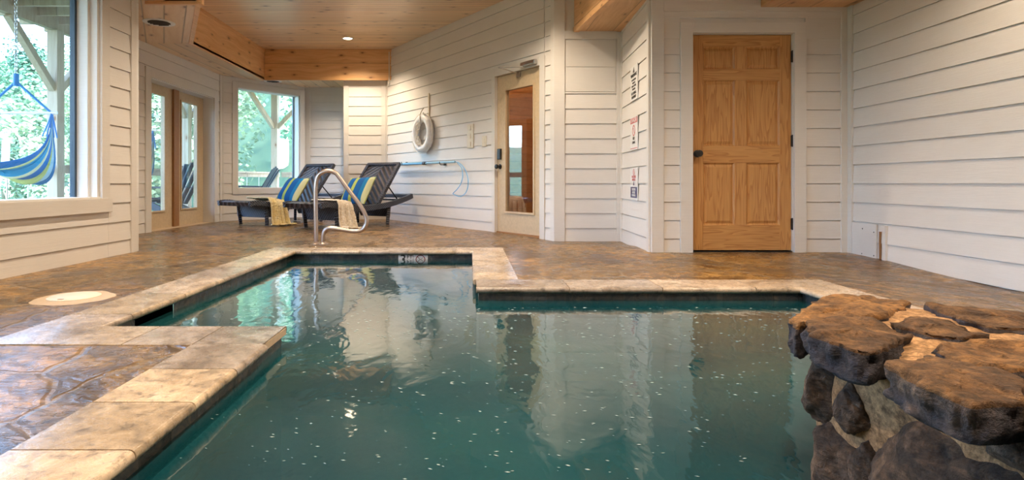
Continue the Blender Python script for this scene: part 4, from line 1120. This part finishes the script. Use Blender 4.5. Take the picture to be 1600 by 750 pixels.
for i in range(len(posts)-1):
    a=Vector(posts[i]); b=Vector(posts[i+1]); dr2=(b-a).normalized()*.15; a=a+dr2; b=b-dr2
    m=MB(); m.bar((*a,.86),(*b,.86),.10,.04); m.bar((*a,.80),(*b,.80),.04,.08); m.build('top_rail',OUTWOOD,rl)
    m=MB(); m.bar((*a,.08),(*b,.08),.04,.08); m.build('bottom_rail',OUTWOOD,rl)
    m=MB(); n=int((b-a).length/.30)
    for k in range(1,n): p=a.lerp(b,k/n); m.bar((*p,.10),(*p,.80),.012,.012)
    bl=m.build('balusters',CHROME,rl); bl['kind']='stuff'
for i in range(len(posts)-1):
    a=Vector(posts[i]); b=Vector(posts[i+1]); m=MB(); m.bar((*a,2.80),(*b,2.80),.09,.24); structure(m.build('porch_beam',OUTWOOD))
m=MB(); y=-1.0
while y<13.2:
    xa=-5.6 if y<8 else -5.6+(y-8)*.22; xb=-3.3 if y<5.2 else (-3.3-(y-5.2)*.55 if y<7 else (-4.35 if y<11.3 else -3.3))
    m.box(xa-.5,xb,y-.02,y+.02,2.78,2.96); y+=.40
structure(m.build('porch_joists',OUTWOOD))
m=MB(); m.box(-6.4,-3.35,-2,13.5,2.965,2.99); m.box(-3.35,2,11.3,13.5,2.965,2.99); structure(m.build('porch_roof_deck',OUTWOOD))

def hammock():
    o=empty('hammock_chair'); 
    # local origin at the spreader bar centre
    cols=[(.01,.16,.45),(.62,.66,.30),(.02,.30,.55),(.70,.72,.45),(.01,.16,.45),(.55,.62,.22),(.35,.55,.62),(.02,.22,.5)]
    m=MB(); NU,NV=40,32
    def f(u_,v_):
        a=u_*PI; t=v_*2-1
        pin=math.sin(a)**1.3
        dep=.66+(.11*t+.02*math.sin(v_*19))*pin
        return Vector((-.38*math.cos(a)**1 if True else 0, t*.34*pin+.02*math.sin(v_*23)*pin, -dep*math.sin(a)**.55 -.04*(1-t*t)*pin))
    g=lambda a: a
    for j in range(NV):
        m.cur=cols[(j*len(cols)//NV+0)%len(cols)] if True else None
        for i in range(NU):
            u0,u1=i/NU,(i+1)/NU; v0,v1=j/NV,(j+1)/NV
            m.quad(f(u0,v0),f(u1,v0),f(u1,v1),f(u0,v1))
    m.build('cloth_seat',HAMM,o,solid=.008)
    m=MB(); m.tube([(-.44,0,.0),(.44,0,.0)],.016,10); m.build('spreader_bar',WHITEP,o,smooth=True)
    for s in (-1,1):
        m=MB()
        m.tube([(s*.38,0,0),(s*.02,0,.32)],.013,8)
        m.build('rope',ROPEB,o)
    for s in (-1,1):
        m=MB()
        for k in range(-2,3): m.tube(smoothpath([(s*.385,0,.01),(s*.38,k*.02,-.10),(s*(.372-.004*abs(k)),k*.055,-.26)],3),.008,5)
        m.build('gathered_cords',ROPEB,o)
    m=MB(); m.tube([(0,0,.29),(0,0,.42)],[.022,.03] if False else .026,10); m.build('knot_wrap',ROPEB,o)
    m=MB()
    for k in range(22):
        z=.43+k*.044; M_=Matrix.Translation((0,0,z))@Matrix.Rotation(PI/2*(k%2),4,'Z')@Matrix.Rotation(PI/2,4,'X')@Matrix.Diagonal((.7,1.25,1,1))
        m.lathe([(.020+.005*math.cos(b),.005*math.sin(b)) for b in [2*PI*j/6 for j in range(6)]],M=M_,n=10,closed=True)
    m.build('chain',CHROME,o,smooth='all')
    return o
hm=hammock(); hm.location=(-4.89,6.2,1.385); tag(hm,'striped blue and lime hammock chair hanging by chain outside the big window','hammock chair','hammock chairs on the porch')
hm2=copy_tree(hm); hm2.location=(-4.93,8.25,1.385); tag(hm2,'hammock chair hanging outside the left french door, only its edge showing','hammock chair','hammock chairs on the porch')

def adirondack():
    o=empty('porch_chair'); B=plain('blue_grey_chair_paint',(.012,.022,.035,1),.6)
    for k in range(5):
        x=-.22+k*.11; m=MB(); m.bar((x,.0,.30),(x*1.15,.38,1.0-.03*abs(k-2)),.085,.02,(0,-1,.5)); m.build('back_slat',B,o)
    m=MB(); 
    for k in range(5): m.bar((-.26,-.5+k*.11,.40-.02*k),(.26,-.5+k*.11,.40-.02*k),.095,.02)
    m.build('seat',B,o)
    for s in (-1,1):
        m=MB(); m.bar((s*.31,-.58,.60),(s*.31,.15,.58),.12,.025); m.build('armrest',B,o)
        m=MB(); m.bar((s*.28,-.5,0),(s*.28,-.5,.59),.09,.03); m.build('leg',B,o)
        m=MB(); m.bar((s*.25,-.45,.36),(s*.25,.5,.02),.03,.11); m.build('leg',B,o)
    return o
ch=adirondack(); ch.location=(-4.40,11.9,-.03); ch.rotation_euler=(0,0,-1.5); tag(ch,'dark slatted porch chair behind the bay window','chair','slatted porch chairs')
ch2=copy_tree(ch); ch2.location=(-5.0,9.75,-.03); ch2.rotation_euler=(0,0,-1.9); tag(ch2,'dark slatted porch chair outside the right french door','chair','slatted porch chairs')

# hillside and trees
def hz(x,y):
    d=math.hypot(x+4,y-6); ang=math.atan2(y,-x)      # larger toward +y
    k=smooth((ang-.85)/.5)
    return -4.5+(.16+.44*k)*max(0,d-9)+.8*noise.noise(Vector((x*.08,y*.08,0)))
m=MB(); NX=60
def hf(u_,v_):
    x=-75+u_*90; y=-25+v_*115; return Vector((x,y,min(hz(x,y),24)))
m.grid(hf,60,70); structure(m.build('hillside',HILLM,smooth='all'))
def crown(seed,kind):
    rnd=random.Random(seed); m=MB(); cl=[]
    for k in range(26):
        a=rnd.uniform(0,2*PI); z=rnd.uniform(-.75,.95); r_=math.sqrt(max(0,1-z*z))*rnd.uniform(.35,.85)
        if kind==1: r_*= .9*(1-(z+.75)/2.2)
        cl.append((Vector((r_*math.cos(a),r_*math.sin(a),z*(1.1 if kind!=1 else 1.5))),rnd.uniform(.22,.38)))
    for c,s in cl:
        for k in range(190):
            d=Vector((rnd.gauss(0,1),rnd.gauss(0,1),rnd.gauss(0,1))).normalized()*s*rnd.uniform(.6,1.0)
            p=c+d; n=(d.normalized()+Vector((rnd.uniform(-.6,.6),rnd.uniform(-.6,.6),rnd.uniform(-.2,.9)))).normalized()
            t=n.cross(Vector((0,0,1))); t=t.normalized() if t.length>.01 else Vector((1,0,0)); b=n.cross(t); w=rnd.uniform(.02,.042)
            m.add([p-t*w,p-b*w*.7,p+t*w,p+b*w*.7],[(0,1,2,3)])
    return m
def trunk(seed):
    rnd=random.Random(seed); m=MB(); P=[Vector((0,0,-3.2)),Vector((.05,0,-2.0)),Vector((.0,.06,-1.0)),Vector((.04,0,.4))]
    m.tube(smoothpath(P,3),[.085-.0045*k for k in range(10)],7)
    for k in range(5):
        z=-1.2+k*.32; a=rnd.uniform(0,6.28); m.tube([(0.02,0,z),(.5*math.cos(a),.5*math.sin(a),z+.45)],[.03,.012],5)
    return m
protos=[]
kinds=[('leafy broad tree with mid green crown',0),('narrow dark green tree',1),('pale green loose tree',2)]
rt=random.Random(21); count=0
treelist=[]
for D,n_ in ((17,13),(23,16),(31,20),(42,24),(56,26)):
    for k in range(n_):
        a=-.22-(.78)*(k+rt.uniform(.15,.85))/n_; treelist.append((a,D*rt.uniform(.9,1.1)))
words=['nearest band','second band','middle band','upper band','ridge']
placed=[]
for i,(a,D) in enumerate(treelist):
    x=a*D; y=D; kd=rt.choice([0,0,1,2,2]); z=hz(x,y); s=rt.uniform(1.7,2.6)*(1+D*.012)
    if a<-.58: s=rt.uniform(1.6,2.2)
    if any(math.hypot(x-p_[0],y-p_[1])<.62*(s+p_[2]) for p_ in placed): continue
    placed.append((x,y,s))
    if len([p for p in protos if p[0]==kd])==0:
        o=empty('hillside_tree'); c=crown(50+kd,kd).build('crown',LEAF[[0,1,2][kd]],o); t_=trunk(kd).build('trunk',BARK,o,smooth='all'); protos.append((kd,o))
    else:
        o=copy_tree([p for p in protos if p[0]==kd][0][1])
    o.location=(x,y,z+s*2.5); o.scale=(s,s,s); o.rotation_euler=(0,0,rt.uniform(0,6.28))
    tag(o,['leafy mid green tree on the hillside beyond the porch','narrow dark green tree on the hillside beyond the porch','pale green loose tree on the hillside beyond the porch'][kd],'tree','trees on the hillside, %s'%['mid green','dark green','pale green'][kd])

# ------------------------------------------------------------------ light
world=bpy.data.worlds.new('sky'); scn.world=world; world.use_nodes=True; nt=world.node_tree; nt.nodes.clear()
sky=nt.nodes.new('ShaderNodeTexSky'); sky.sky_type='NISHITA'; sky.sun_disc=False; sky.sun_elevation=math.radians(48); sky.sun_rotation=math.radians(120); sky.air_density=1.0; sky.dust_density=3.0; sky.ozone_density=1.0
bg=nt.nodes.new('ShaderNodeBackground'); bg.inputs[1].default_value=3.7; out=nt.nodes.new('ShaderNodeOutputWorld')
mm=nt.nodes.new('ShaderNodeMix'); mm.data_type='RGBA'; mm.blend_type='MULTIPLY'; mm.inputs[0].default_value=1; mm.inputs[7].default_value=(1.03,.97,1.02,1); nt.links.new(sky.outputs[0],mm.inputs[6]); nt.links.new(mm.outputs[2],bg.inputs[0]); nt.links.new(bg.outputs[0],out.inputs[0])
sun=bpy.data.lights.new('sun','SUN'); sun.energy=9; sun.angle=math.radians(2); sun.color=(1,.96,.88)
so=bpy.data.objects.new('sun',sun); col.objects.link(so); so.rotation_euler=(math.radians(38),math.radians(32),0)

scn.view_settings.view_transform='Standard'; scn.view_settings.look='None'; scn.view_settings.gamma=1; scn.view_settings.use_curve_mapping=False
scn.view_settings.exposure=0.27
try:
    scn.cycles.max_bounces=8; scn.cycles.diffuse_bounces=4; scn.cycles.glossy_bounces=4; scn.cycles.transparent_max_bounces=16
    scn.cycles.sample_clamp_indirect=6; scn.cycles.caustics_reflective=False; scn.cycles.caustics_refractive=False
    scn.cycles.use_denoising=True
except Exception: pass
bpy.context.view_layer.update()
